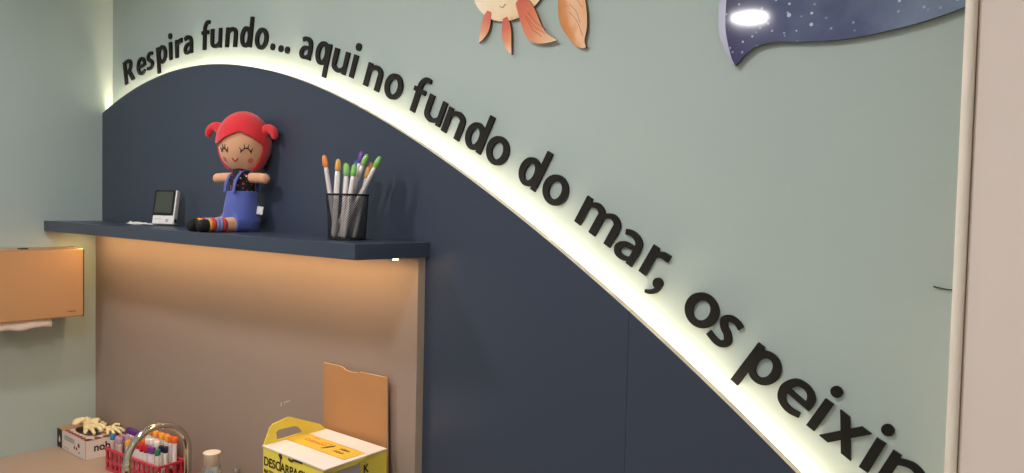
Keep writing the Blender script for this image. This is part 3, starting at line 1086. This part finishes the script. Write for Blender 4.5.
for s in (-1, 1):
    lx = 0.025 * s
    A = D0 + Vector((lx, -0.068, 0.0195))
    sk = MB()
    cols = ['#c93a36', '#8a8fc4', '#8a8fc4', '#cf4038', '#e0a33c']
    for i, c in enumerate(cols):
        y0, y1 = -i * 0.0095, -(i + 1) * 0.0095
        r0 = 0.0188 - i * 0.0005
        sk.tube([A + Vector((0, y0, 0)), A + Vector((0, (y0 + y1) / 2, 0)), A + Vector((0, y1, 0))], [r0, r0 + .0004, r0 - .0004], 22, i)
    sk.build('sock', [mat('sock_stripe', c, 0.9) for c in cols], doll)
    sh = MB()
    B = D0 + Vector((lx, -0.122, 0.0172))
    sh.tube([B + Vector((0, 0.006, 0)), B + Vector((0, -0.008, 0.001))], [0.0175, 0.0168], 18)
    sh.ball(B + Vector((0, -0.009, 0.000)), (0.0162, 0.014, 0.0166), 18, 12)
    remesh(sh, 'shoe', blk, doll, 0.0022, 3)
tg = MB()
tgx = D0 + Vector((0.046, 0.016, 0.050))
tg.box(0, 0.017, -0.0006, 0.0006, 0, 0.022, 0, Matrix.Translation(tgx) @ Matrix.Rotation(R(35), 4, 'Z') @ Matrix.Rotation(R(8), 4, 'Y'))
tg.build('care_tag', mat('white_satin_tag', '#e8e6e2', 0.6), doll)

# ------------------------------------------------------------------ mesh pen cup and markers
PX, PY = 1.531, -0.130
cup = empty('pen_cup', (PX, PY, SH_Z), 'black wire mesh pen cup standing at right of shelf', 'pen cup')
CR, CH = 0.0480, 0.1065
mb = MB()
ns = 54
wr = 0.00042
for k in range(ns):
    a0 = 2 * pi * k / ns
    for sgn in (-1, 1):
        pts = []
        for i in range(9):
            t = i / 8
            a = a0 + sgn * t * 2 * pi * 16 / ns
            rk = 0.0428 + (CR - 0.0428) * t
            pts.append((PX + rk * cos(a), PY + rk * sin(a), SH_Z + 0.004 + t * (CH - 0.008)))
        mb.tube(pts, wr, 4, cap=False)
mb.build('mesh_wall', M['black_wire'], cup, weld=False)
mb = MB()


def torus(mb, c, Rr, r, seg=48, s2=10, sx=1.0):
    vs, fs = [], []
    for i in range(seg):
        a = 2 * pi * i / seg
        for j in range(s2):
            q = 2 * pi * j / s2
            rr = Rr + r * cos(q)
            vs.append((c[0] + rr * cos(a), c[1] + rr * sin(a), c[2] + r * sx * sin(q)))
    for i in range(seg):
        for j in range(s2):
            i2, j2 = (i + 1) % seg, (j + 1) % s2
            fs.append((i * s2 + j, i2 * s2 + j, i2 * s2 + j2, i * s2 + j2))
    mb.add(vs, fs, 0, True)


torus(mb, (PX, PY, SH_Z + CH - 0.002), CR, 0.0026)
mb.build('rim', M['black_wire'], cup)
mb = MB()
mb.lathe([(0.001, 0.0025), (0.042, 0.0025), (0.042, 0.0008), (0.001, 0.0008)], 48, (PX, PY, SH_Z))
torus(mb, (PX, PY, SH_Z + 0.0026), 0.0428, 0.0022)
mb.build('base', M['black_wire'], cup)

UX, UY = 0.779, 0.627      # direction that runs to the right along the cup as seen by the room
BXV, BYV = -0.627, 0.779
barrel_m = mat('frosted_silver_barrel', '#d9d2d2', 0.35, metal=0.15)
barrel_w = mat('white_barrel', '#e9e2df', 0.4)
CAPM = {'orange': mat('orange_cap', '#ee9450', 0.35), 'amber': mat('amber_cap', '#e6b05c', 0.35), 'green': mat('green_cap', '#86c466', 0.35), 'mint': mat('mint_cap', '#8fc97e', 0.35),
        'blue': mat('blue_cap', '#3f6fc4', 0.35), 'purple': mat('purple_cap', '#7a45a8', 0.35), 'lime': mat('lime_cap', '#a8c74a', 0.35)}
# cap top sideways / height, foot sideways, depth of top and foot, colour, label
MK = [(-0.056, 0.196, -0.022, 0.00, -0.005, 'orange', 'marker with orange cap leaning furthest left in the pen cup'),
      (-0.019, 0.187, -0.026, -0.014, -0.020, 'amber', 'thick white marker with amber cap beside the leftmost marker'),
      (-0.008, 0.180, -0.012, 0.014, 0.018, 'lime', 'marker with lime cap tucked behind the amber one'),
      (0.002, 0.176, -0.008, -0.016, -0.018, 'mint', 'short marker with pale green cap in middle of cup'),
      (0.016, 0.186, 0.006, 0.020, 0.026, 'blue', 'marker with blue cap at back of the cup'),
      (0.030, 0.207, -0.006, 0.010, 0.008, 'purple', 'tallest marker with purple cap'),
      (0.045, 0.200, -0.030, -0.002, -0.004, 'green', 'tall marker with green cap right beside the purple one'),
      (0.021, 0.176, 0.000, -0.024, -0.030, 'green', 'short marker with green cap at front middle of cup'),
      (0.052, 0.182, 0.006, 0.014, 0.022, 'orange', 'right-hand marker with orange cap half hidden behind another'),
      (0.048, 0.172, 0.016, 0.002, 0.002, 'amber', 'marker with light orange cap just below the other orange one'),
      (0.080, 0.194, -0.018, -0.026, -0.012, 'green', 'marker with green cap leaning furthest right in the pen cup')]


def build_marker():
    t = bpy.data.objects.new('marker', None)
    t.empty_display_size = 0.02
    COL.objects.link(t)
    MB().lathe([(0.0015, 0), (0.0038, 0.004), (0.0054, 0.010), (0.0054, 0.118), (0.0044, 0.128)], 20).build('barrel', barrel_m, t)
    MB().lathe([(0.0045, 0), (0.0066, 0.002), (0.0066, 0.013), (0.0060, 0.020), (0.0044, 0.026), (0.0008, 0.0288)], 20).build('cap', CAPM['orange'], t)
    return t


proto = None
for i, (su, h, bu, sd_, bd, colr, lab) in enumerate(MK):
    if proto is None:
        t = proto = build_marker()
        kids = list(t.children)
    else:
        t = proto.copy()
        COL.objects.link(t)
        kids = []
        for ch in proto.children:
            c = ch.copy()
            c.data = ch.data.copy()
            COL.objects.link(c)
            c.parent = t
            kids.append(c)
    foot = Vector((PX + bu * UX + bd * BXV, PY + bu * UY + bd * BYV, SH_Z + 0.0045))
    top = Vector((PX + su * UX + sd_ * BXV, PY + su * UY + sd_ * BYV, SH_Z + h))
    d = top - foot
    L = d.length
    t.location = foot
    t.rotation_euler = d.to_track_quat('Z', 'Y').to_euler()
    for c in kids:
        c.data.materials.clear()
        if c.name.startswith('cap'):
            c.location = (0, 0, L - 0.0288)
            c.data.materials.append(CAPM[colr])
        else:
            c.scale = (1.15 if i == 1 else 1, 1.15 if i == 1 else 1, (L - 0.0265) / 0.128)
            c.data.materials.append(barrel_w if i in (1, 3, 7) else barrel_m)
    tag(t, lab, 'marker', 'markers in the mesh pen cup')

# ------------------------------------------------------------------ glove box with gloves
GB = (0.0015, 0.238, -0.1895, -0.075, CT, CT + 0.066)
carton = mat('white_carton', '#e3d6cc', 0.6)
carton_k = mat('dark_carton_band', '#2c2420', 0.6)
kraft = mat('kraft_carton', '#b58c62', 0.8, bump=0.2)
maroon = mat('maroon_print', '#8a2f2a', 0.6)
gb = empty('glove_box', ((GB[0] + GB[1]) / 2, (GB[2] + GB[3]) / 2, CT), 'white carton of latex gloves on counter against left wall', 'box')
mb = MB()
x0, x1, y0, y1, za, zb_ = GB
tk = 0.0015
mb.box(x0, x1, y0, y0 + tk, za, zb_).box(x0, x1, y1 - tk, y1, za, zb_).box(x0, x0 + tk, y0, y1, za, zb_).box(x1 - tk, x1, y0, y1, za, zb_).box(x0, x1, y0, y1, za, za + tk)
# top with an oval opening
hole = [((x0 + x1) / 2 + 0.075 * cos(2 * pi * k / 32), (y0 + y1) / 2 + 0.032 * sin(2 * pi * k / 32)) for k in range(32)]
mb.prism([(x0, y0), (x1, y0), (x1, y1), (x0, y1)], lambda x, y, d: Vector((x, y, d)), zb_ - tk, zb_, holes=[hole])
mb.build('carton', carton, gb, bevel=0.0006, bseg=1)
mb = MB()
mb.box(x0 + .0002, x0 + 0.042, y0 - 0.0004, y0 - 0.0001, za, zb_)
mb.build('dark_end_band', carton_k, gb)
mb = MB()
mb.box(x0 + .0002, x0 + 0.056, y0, y1, zb_ + 0.0001, zb_ + 0.0004)
mb.build('kraft_flap', kraft, gb)
mb = MB()
for k in range(5):                         # small print, pictograms
    mb.box(0.065, 0.155 - 0.012 * (k % 2), y0 - 0.0005, y0 - 0.0001, zb_ - 0.014 - k * 0.0035, zb_ - 0.0128 - k * 0.0035)
mb.box(0.060, 0.10, y0 - 0.0005, y0 - 0.0001, za + 0.010, za + 0.0112)
mb.build('small_print', mat('grey_print', '#6d6460', 0.6), gb)
mb = MB()
for (cx, cz, r) in ((0.185, zb_ - 0.026, 0.008), (0.150, zb_ - 0.040, 0.006), (0.168, zb_ - 0.040, 0.006), (0.188, za + 0.016, .004)):
    mb.prism([(cx + r * cos(a * pi / 8), cz + r * sin(a * pi / 8)) for a in range(16)], lambda x, z, d: Vector((x, -d, z)), -y0 + 0.0005, -y0 + 0.0001)
# leaf ornaments around the lid
for k in range(7):
    cx = 0.066 + k * 0.026
    mb.prism([(cx - .010, y0 + 0.003), (cx + .010, y0 + 0.003), (cx + 0.013, y0 + 0.012), (cx, y0 + 0.019), (cx - 0.012, y0 + 0.012)], lambda x, y, d: Vector((x, y, d)), zb_ + 0.0001, zb_ + 0.0004)
for k in range(4):
    cy = y0 + 0.016 + k * 0.028
    mb.prism([(x1 - 0.002, cy - 0.011), (x1 - 0.002, cy + 0.012), (x1 - 0.020, cy + 0.010), (x1 - 0.026, cy), (x1 - 0.018, cy - 0.010)], lambda x, y, d: Vector((x, y, d)), zb_ + 0.0001, zb_ + 0.0004)
mb.build('maroon_ornament', maroon, gb)
mb = MB().prism([(0.018, CT + 0.020), (0.027, CT + 0.020), (0.029, CT + 0.030), (0.0225, CT + 0.044), (0.016, CT + 0.030)], lambda x, z, d: Vector((x, -d, z)), -y0 + 0.0007, -y0 + 0.0004)
mb.build('drop_emblem', M['white_plastic'], gb)
lettering('lettering', 'nob', 0.037, (x1 + 0.0003, y0 + 0.027, za + 0.026), (0, 1, 0), (0, 0, 1), mat('black_print', '#1d1a1c', 0.5), gb, 0.0009, 0.95, 0.0002)
latex = mat('cream_latex', '#ead9a8', 0.55, bump=0.2, bscale=120)


def glove(name, c, yaw, seed, label, sc=1.0, lie=0.0):
    r = random.Random(seed)
    t = MB()
    c = Vector(c)
    for k in range(7):
        t.ball(c + Vector((r.uniform(-.028, .028), r.uniform(-.020, .020), r.uniform(-.004, .014))) * sc, (r.uniform(.009, .018) * sc, r.uniform(.007, .013) * sc, r.uniform(.004, .009) * sc), 14, 10,
               T=Matrix.Rotation(r.uniform(-1, 1), 4, 'X') @ Matrix.Rotation(r.uniform(-3, 3), 4, 'Z'))
    for k in range(5):
        a = yaw + (k - 2) * 0.28 + (0.5 if k == 4 else 0)
        L = (0.062, 0.074, 0.078, 0.07, 0.05)[k] * sc
        pts = []
        for i in range(7):
            q = i / 6
            pts.append(c + Vector((cos(a + 0.4 * q * r.uniform(-.5, 1)) * L * q, sin(a) * L * q, 0.004 + 0.012 * sin(q * pi) * r.uniform(.4, 1.3) - lie * q)))
        t.tube(pts, [0.0075 * sc, 0.0065 * sc, 0.006 * sc, 0.0055 * sc, 0.0055 * sc, 0.005 * sc, 0.004 * sc], 10)
    o = remesh(t, name, latex, None, 0.0017, 2, loc=c)
    return tag(o, label, 'glove', 'latex gloves out of the glove carton')


glove('latex_glove', (0.120, -0.140, CT + 0.086), 0.15, 3, 'crumpled cream latex glove heaped on the glove carton', 1.35, 0.010)
glove('latex_glove', (0.190, -0.096, CT + 0.077), 0.15, 9, 'flat cream latex glove with fingers reaching right over carton', 1.0, 0.004)
glove('latex_glove', (0.078, -0.125, CT + 0.078), 2.9, 6, 'crumpled cream latex glove at the wall end of carton', 0.8, 0.002)

# ------------------------------------------------------------------ red basket with blood tubes
BA = R(5)
BO = Vector((0.372, -0.180, CT))


def bk(u, v, w):
    return BO + Vector((u * cos(BA) - v * sin(BA), u * sin(BA) + v * cos(BA), w))


BL, BW, BH = 0.304, 0.085, 0.074
redp = mat('pink_red_plastic', '#c63a4e', 0.35)
bas = empty('wire_basket', BO, 'pink-red plastic basket filled with blood tubes on the counter', 'basket')


def bbox(mb, u0, u1, v0, v1, w0, w1):
    vs = [bk(u, v, w) for u in (u0, u1) for v in (v0, v1) for w in (w0, w1)]
    mb.add(vs, [(0, 1, 3, 2), (4, 6, 7, 5), (0, 4, 5, 1), (2, 3, 7, 6), (0, 2, 6, 4), (1, 5, 7, 3)])


mb = MB()
wt = 0.004
for (w0, w1) in ((0.0, 0.010), (0.029, 0.036), (0.066, BH)):
    bbox(mb, 0, BL, 0, wt, w0, w1)
    bbox(mb, 0, BL, BW - wt, BW, w0, w1)
    bbox(mb, 0, wt, wt, BW - wt, w0, w1)
    bbox(mb, BL - wt, BL, wt, BW - wt, w0, w1)
nu = 11
for k in range(nu + 1):
    u = (BL - 0.010) * k / nu
    wd = 0.010
    for (w0, w1) in ((0.010, 0.029), (0.036, 0.066)):
        bbox(mb, u, u + wd, 0, wt, w0, w1)
        bbox(mb, u, u + wd, BW - wt, BW, w0, w1)
for k in range(4):
    v = (BW - 0.010) * k / 3
    for (w0, w1) in ((0.010, 0.029), (0.036, 0.066)):
        bbox(mb, 0, wt, v + 0.0001, v + 0.0099, w0, w1)
        bbox(mb, BL - wt, BL, v + 0.0001, v + 0.0099, w0, w1)
bbox(mb, wt, BL - wt, wt, BW - wt, 0.0, 0.003)
mb.build('frame', redp, bas, weld=False)
mb = MB()
bbox(mb, -0.004, BL + 0.004, -0.004, 0.0, 0.0675, BH)
bbox(mb, -0.004, BL + 0.004, BW, BW + 0.004, 0.0675, BH)
bbox(mb, -0.004, 0.0, 0.0, BW, 0.0675, BH)
bbox(mb, BL, BL + 0.004, 0.0, BW, 0.0675, BH)
mb.build('rim', redp, bas, weld=False)

glass = mat('tube_glass', '#e9dcd6', 0.15, spec=0.6)
lblm = mat('tube_label', '#ece6e0', 0.6)
dark_blood = mat('dark_tube', '#6a2b22', 0.25)
TC = {k: mat(k + '_tube_cap', c, 0.4) for k, c in dict(purple='#5c2f7a', blue='#3a7fb4', lilac='#b78fa6', red='#c3222a', orange='#ee6a24', yellow='#f0b53a', white='#e9e1da', navy='#1f2340', green='#1f7a55', violet='#7a2f86').items()}


def build_tube():
    t = bpy.data.objects.new('blood_tube', None)
    t.empty_display_size = 0.02
    COL.objects.link(t)
    MB().lathe([(0.0008, 0), (0.004, 0.0012), (0.0066, 0.005), (0.0066, 0.092)], 14).build('vial', glass, t)
    MB().lathe([(0.0069, 0.022), (0.0069, 0.084)], 14, cap=False).build('paper_label', lblm, t)
    MB().lathe([(0.0080, 0.0), (0.0082, 0.002), (0.0082, 0.016), (0.0074, 0.018)], 14, (0, 0, 0.088)).build('cap', TC['red'], t)
    return t


TUBES = []
row_b = [('purple', .016), ('purple', .033), ('purple', .050), ('purple', .067), ('purple', .084), ('purple', .101), ('orange', .125), ('yellow', .142), ('orange', .159), ('yellow', .176), ('orange', .193), ('yellow', .210), ('orange', .227), ('yellow', .244), ('orange', .261), ('orange', .278)]
for c, u in row_b:
    TUBES.append((c, u, 0.069, 0.022 if c != 'purple' else 0.004, 'back'))
for c, u in (('lilac', .028), ('lilac', .048), ('lilac', .068), ('lilac', .088), ('yellow', .135), ('orange', .153), ('white', .180), ('white', .197), ('white', .214), ('white', .231), ('navy', .252), ('navy', .270)):
    TUBES.append((c, u, 0.043, (-0.012 if c == 'lilac' else 0.014 if c == 'white' else 0.004), 'middle'))
for c, u in (('blue', .016), ('lilac', .040), ('lilac', .062), ('yellow', .105), ('red', .130), ('red', .147), ('red', .164), ('red', .190), ('red', .207), ('violet', .232), ('violet', .249), ('green', .274)):
    TUBES.append((c, u, 0.017, 0.003 if c not in ('lilac', 'yellow') else -0.016, 'front'))
cnt = {}
for c, u, v, w, rw in TUBES:
    cnt[(c, rw)] = cnt.get((c, rw), 0) + 1
proto = None
seen = {}
ordw = ['leftmost', 'second from left', 'third from left', 'fourth from left', 'fifth from left', 'sixth from left', 'seventh from left']
rr = random.Random(11)
for c, u, v, w, rw in TUBES:
    if proto is None:
        t = proto = build_tube()
        kids = list(t.children)
    else:
        t = proto.copy()
        COL.objects.link(t)
        kids = []
        for ch in proto.children:
            k_ = ch.copy()
            k_.data = ch.data.copy()
            COL.objects.link(k_)
            k_.parent = t
            kids.append(k_)
    base = bk(u, v, 0.0085 + max(w, -0.002) + (0.008 if rw == 'back' else 0))
    t.location = base
    t.rotation_euler = (rr.uniform(-.03, .03), rr.uniform(-.03, .03), rr.uniform(0, 3))
    for k_ in kids:
        if k_.name.startswith('cap'):
            k_.data.materials.clear()
            k_.data.materials.append(TC[c])
        if k_.name.startswith('vial') and c == 'red' and u > .18:
            k_.data.materials.clear()
            k_.data.materials.append(dark_blood)
        if k_.name.startswith('paper_label') and c in ('lilac', 'blue'):
            k_.data.materials.clear()
            k_.data.materials.append(mat('pinkish_label', '#cdb3ad', 0.6))
    n_ = seen.get((c, rw), 0)
    seen[(c, rw)] = n_ + 1
    w1 = 'only ' if cnt[(c, rw)] == 1 else ''
    if w1:
        lab = f'the only {c}-capped blood tube in the {rw} row of the basket'
    else:
        lab = f'{c}-capped blood tube, {ordw[n_]} of its colour in the {rw} basket row'
    tag(t, lab, 'test tube', 'blood tubes in the red basket')
# rack insert the tubes stand in
mb = MB()
for (w0, w1) in ((0.0032, 0.0062),):
    bbox(mb, wt, BL - wt, wt, BW - wt, w0, w1)
mb.build('rack_tray', redp, bas, weld=False)

# ------------------------------------------------------------------ chrome gooseneck tap
TX, TY = 0.80, -0.125
tap = empty('faucet', (TX, TY, CT), 'chrome gooseneck faucet arching in front of the red basket', 'faucet')
mb = MB()
rr_ = 0.0105
RA = 0.0885
zc_ = CT + 0.150
P = [(TX, TY, CT + 0.02), (TX, TY, CT + 0.06), (TX, TY, CT + 0.11), (TX, TY, zc_)]
for k in range(1, 25):
    a = pi * k / 24 * 0.99
    P.append((TX, TY - RA + RA * cos(a), zc_ + RA * sin(a)))
P.append((TX, TY - 2 * RA - 0.001, zc_ - 0.006))
mb.tube(P, rr_, 24)
mb.build('spout', M['chrome'], tap)
MB().tube([(TX, TY - 2 * RA - 0.001, zc_ + 0.004), (TX, TY - 2 * RA - 0.001, zc_ - 0.022)], 0.0128, 24).build('aerator', M['chrome'], tap, bevel=0.001)
MB().lathe([(0.026, 0), (0.026, 0.004), (0.022, 0.010), (0.016, 0.014), (0.016, 0.035), (0.012, 0.040)], 32, (TX, TY, CT + 0.0003)).build('base', M['chrome'], tap)
MB().tube([(TX, TY, CT + 0.028), (TX + 0.022, TY - 0.008, CT + 0.030), (TX + 0.052, TY - 0.018, CT + 0.040)], [0.007, 0.006, 0.0045], 14).build('handle', M['chrome'], tap)

# ------------------------------------------------------------------ bottles
clear = mat('clear_plastic', '#cfd2cf', 0.12, trans=0.85, ior=1.25)
capw = mat('milky_cap', '#e0d2c3', 0.45)


def bottle(loc, h, r, capr, caph, label):
    t = empty('plastic_bottle', loc, label, 'bottle', 'clear bottles by the sink')
    hb = h - caph
    MB().lathe([(0.001, 0), (r * 0.96, 0.0005), (r, 0.005), (r, hb * 0.72), (r * 0.92, hb * 0.80), (capr * 1.12, hb * 0.95), (capr * 1.02, hb)], 32, loc).build('body', clear, t)
    MB().lathe([(0.0008, 0.002), (r - 0.0025, 0.002), (r - 0.0025, hb * 0.55), (0.0008, hb * 0.55)], 28, loc).build('liquid', mat('pale_liquid', '#b9b2a6', 0.2), t)
    MB().lathe([(capr * 0.96, hb - 0.001), (capr * 0.96, h - 0.006), (capr * 1.10, h - 0.003), (capr * 1.10, h - 0.001), (capr, h)], 32, loc).build('cap', capw, t)
    return t


bottle((1.0, -0.162, CT), 0.196, 0.030, 0.0215, 0.036, 'clear plastic bottle with wide milky cap right of the faucet')
B2 = (1.075, -0.125, CT)
t = empty('dropper_bottle', B2, 'small clear bottle with round tip between capped bottle and yellow box', 'bottle', 'clear bottles by the sink')
MB().lathe([(0.001, 0), (0.019, 0.0005), (0.020, 0.004), (0.020, 0.085), (0.012, 0.105), (0.009, 0.110)], 28, B2).build('body', clear, t)
MB().lathe([(0.010, 0.109), (0.010, 0.128), (0.006, 0.133), (0.005, 0.140)], 24, B2).build('collar', capw, t)
MB().tube(catmull([(B2[0], B2[1], CT + 0.138), (B2[0] + .001, B2[1], CT + 0.150), (B2[0] + .006, B2[1] - .004, CT + 0.157), (B2[0] - .006, B2[1] - .012, CT + 0.156)], 5), 0.0035, 12).build('nozzle', clear, t)
B3 = (0.915, -0.125, CT)
t = empty('clear_cup', B3, 'low clear plastic cup between faucet and capped bottle', 'cup')
MB().lathe([(0.001, 0), (0.018, 0.0005), (0.024, 0.098), (0.0255, 0.100), (0.023, 0.098), (0.0172, 0.003), (0.001, 0.003)], 28, B3, cap=False).build('wall', mat('greenish_clear_plastic', '#c4d0c8', 0.15, trans=0.6, ior=1.2), t)

# ------------------------------------------------------------------ yellow sharps box
YX0, YX1, YY0, YY1, YZ = 1.412, 1.640, -0.268, -0.090, 1.127
yel = mat('yellow_carton', '#e9d552', 0.5)
yel_in = mat('pale_yellow_carton', '#e8d76a', 0.6)
whc = mat('white_board', '#e9dcd6', 0.6)
blkp = mat('black_ink', '#25221c', 0.5)
orp = mat('orange_ink', '#d9762e', 0.6)
pb = mat('grey_plastic_liner', '#b8aeb0', 0.4)
yb = empty('sharps_box', ((YX0 + YX1) / 2, (YY0 + YY1) / 2, CT), 'yellow cardboard sharps box on the counter below shelf end', 'box')
mb = MB()
mb.box(YX0, YX1 - 0.004, YY0, YY0 + 0.003, CT + 0.0005, YZ - 0.004).box(YX0, YX1 - 0.004, YY1 - 0.003, YY1, CT + 0.0005, YZ - 0.004)
mb.box(YX0, YX0 + 0.003, YY0 + .003, YY1 - .003, CT + 0.0005, YZ - 0.004).box(YX1 - 0.007, YX1 - 0.004, YY0 + .003, YY1 - .003, CT + 0.0005, YZ - 0.004)
mb.box(YX0, YX1 - 0.004, YY0, YY1, CT + 0.0005, CT + 0.003)
mb.build('carton', yel, yb)
# lid: white board with a printed yellow band
lid = MB()
tl = YZ - 0.0035
def lidp(x, y, d):
    return Vector((x, y, d + 0.004 * (x - YX0) / (YX1 - YX0) * 0))
lid.prism([(YX0 - 0.002, YY0 - 0.002), (YX1 + 0.006, YY0 - 0.004), (YX1 - 0.004, YY1), (YX0 - 0.002, YY1)], lidp, tl, tl + 0.003)
lido = lid.build('lid', whc, yb)
yw = YY1 - YY0
ya, yb_ = YY0 + 0.34 * yw, YY0 + 0.69 * yw
MB().box(YX0 - .0015, YX1 - 0.012, ya, yb_, YZ - 0.0004, YZ + 0.0001).build('yellow_band', mat('band_print', '#dcb945', 0.55), lido)
bk_ = MB()
for (u, v, l) in ((0.085, 0.045, 0.03), (0.04, 0.05, 0.02)):
    bk_.box(YX0 + u, YX0 + u + l, ya + v, ya + v + 0.003, YZ + .0002, YZ + 0.0004)
bk_.box(YX0 + 0.02, YX0 + 0.19, yb_ - 0.0022, yb_ - 0.001, YZ + .0002, YZ + 0.0004).box(YX0 + 0.0, YX0 + 0.21, ya + 0.0005, ya + 0.0012, YZ + .0002, YZ + 0.0004)
bk_.build('band_rules', orp, lido)
lettering('band_lettering', 'CUIDADO', 0.017, (YX0 + 0.030, ya + 0.028, YZ + 0.0004), (1, 0, 0), (0, 1, 0), orp, lido, 0.0002, 1.0, 0.0002)
lettering('band_lettering', 'ABRA', 0.013, (YX0 + 0.150, ya + 0.038, YZ + 0.0004), (1, 0, 0), (0, 1, 0), mat('brown_ink', '#8a4a24', 0.6), lido, 0.0002, 1.0, 0.0002)
lettering('band_lettering', 'AQUI', 0.013, (YX0 + 0.150, ya + 0.020, YZ + 0.0004), (1, 0, 0), (0, 1, 0), mat('brown_ink', '#8a4a24', 0.6), lido, 0.0002, 1.0, 0.0002)
sl = MB()
sl.prism([(YX0 + 0.112, ya + 0.014), (YX0 + 0.120, ya + 0.020), (YX0 + 0.129, ya + 0.043), (YX0 + 0.126, ya + 0.049), (YX0 + 0.119, ya + 0.040)], lambda x, y, d: Vector((x, y, d)), YZ + 0.0002, YZ + 0.0005)
sl.build('slot', blkp, lido)
# yellow strip folded down at the right edge of the lid
MB().prism([(YY0 - 0.002, YZ - 0.004), (YY0 + 0.020, YZ - 0.0135), (YY0 + 0.085, YZ - 0.0125), (YY0 + 0.110, YZ - 0.004)], lambda y, z, d: Vector((d, y, z)), YX1 - 0.001, YX1 + 0.002).build('fold_strip', yel, yb)
MB().box(YX1 - 0.0038, YX1 - 0.0025, YY0 + 0.028, YY0 + 0.098, CT + 0.06, YZ - 0.012).build('liner', pb, yb, bevel=0.0005)
lettering('lettering', 'K', 0.026, (YX1 - 0.0033, YY0 + 0.108, YZ - 0.040), (0, 1, 0), (0, 0, 1), blkp, yb, 0.0006, 0.9, 0.0003)
lettering('lettering', 'DESCARPACK', 0.0285, (YX0 + 0.003, YY0 - 0.0006, YZ - 0.0445), (1, 0, 0), (0, 0, 1), blkp, yb, 0.0006, 0.95, 0.0003)
lettering('lettering', 'MATERIAL PERFUROCORTANTE', 0.013, (YX0 + 0.004, YY0 - 0.0006, YZ - 0.062), (1, 0, 0), (0, 0, 1), blkp, yb, 0.0002, 0.9, 0.0003)
# black printed swoosh under the lid edge
MB().tube(catmull([(YX0 + 0.066, YY0 - 0.0003, YZ - 0.006), (YX0 + 0.071, YY0 - 0.0003, YZ - 0.012), (YX0 + 0.069, YY0 - 0.0003, YZ - 0.020), (YX0 + 0.067, YY0 - 0.0003, YZ - 0.040)], 5), [0.004] * 8 + [0.0016] * 8, 8).build('swoosh', blkp, yb)
MB().tube(catmull([(YX0 + 0.100, YY0 - 0.0003, YZ - 0.009), (YX0 + 0.110, YY0 - 0.0003, YZ - 0.012), (YX0 + 0.120, YY0 - 0.0003, YZ - 0.008), (YX0 + 0.150, YY0 - 0.0003, YZ - 0.007)], 5), 0.0026, 8).build('swoosh', blkp, yb)
# side handle with its hole
ho = [(YY0, YZ - 0.002), (-0.252, YZ + 0.036), (-0.244, YZ + 0.044), (-0.203, YZ + 0.052), (-0.196, YZ + 0.051), (-0.110, YZ + 0.016), (YY1, YZ - 0.002)]
hh = [(-0.232, YZ + 0.004), (-0.2345, YZ + 0.022), (-0.229, YZ + 0.0275), (-0.185, YZ + 0.027), (-0.172, YZ + 0.022), (-0.160, YZ + 0.006)]
mb = MB()
mb.prism(ho, lambda y, z, d: Vector((d, y, z)), YX0 - 0.0022, YX0 + 0.0006, holes=[hh])
mb.build('handle', yel, yb)
# raised kraft back flap with a torn top edge
fx0, fx1, fzt = 1.378, 1.616, 1.286
top = [(fx0, fzt), (fx0 + 0.03, fzt), (fx0 + 0.066, fzt + 0.001), (fx0 + 0.080, fzt - 0.002), (fx0 + 0.086, fzt - 0.006), (fx0 + 0.110, fzt - 0.0075), (fx0 + 0.128, fzt - 0.006), (fx0 + 0.140, fzt - 0.002), (fx0 + 0.20, fzt - 0.001), (fx1, fzt)]
ol = [(fx0 + 0.008, YZ - 0.12)] + top + [(fx1 + 0.010, YZ - 0.12)]
mb = MB()
mb.prism(ol, lambda x, z, d: Vector((x, -0.0735 - d + 0.004 * (z - 1.0), z)), 0.0, 0.0035, 0, 1)
fl_ = mb.build('flap', [mat('kraft_board', '#b27f50', 0.8, vary=0.05, vscale=12), mat('torn_kraft_edge', '#d9b48c', 0.9)], yb)
fl_['label'] = 'brown kraft board with torn top edge'
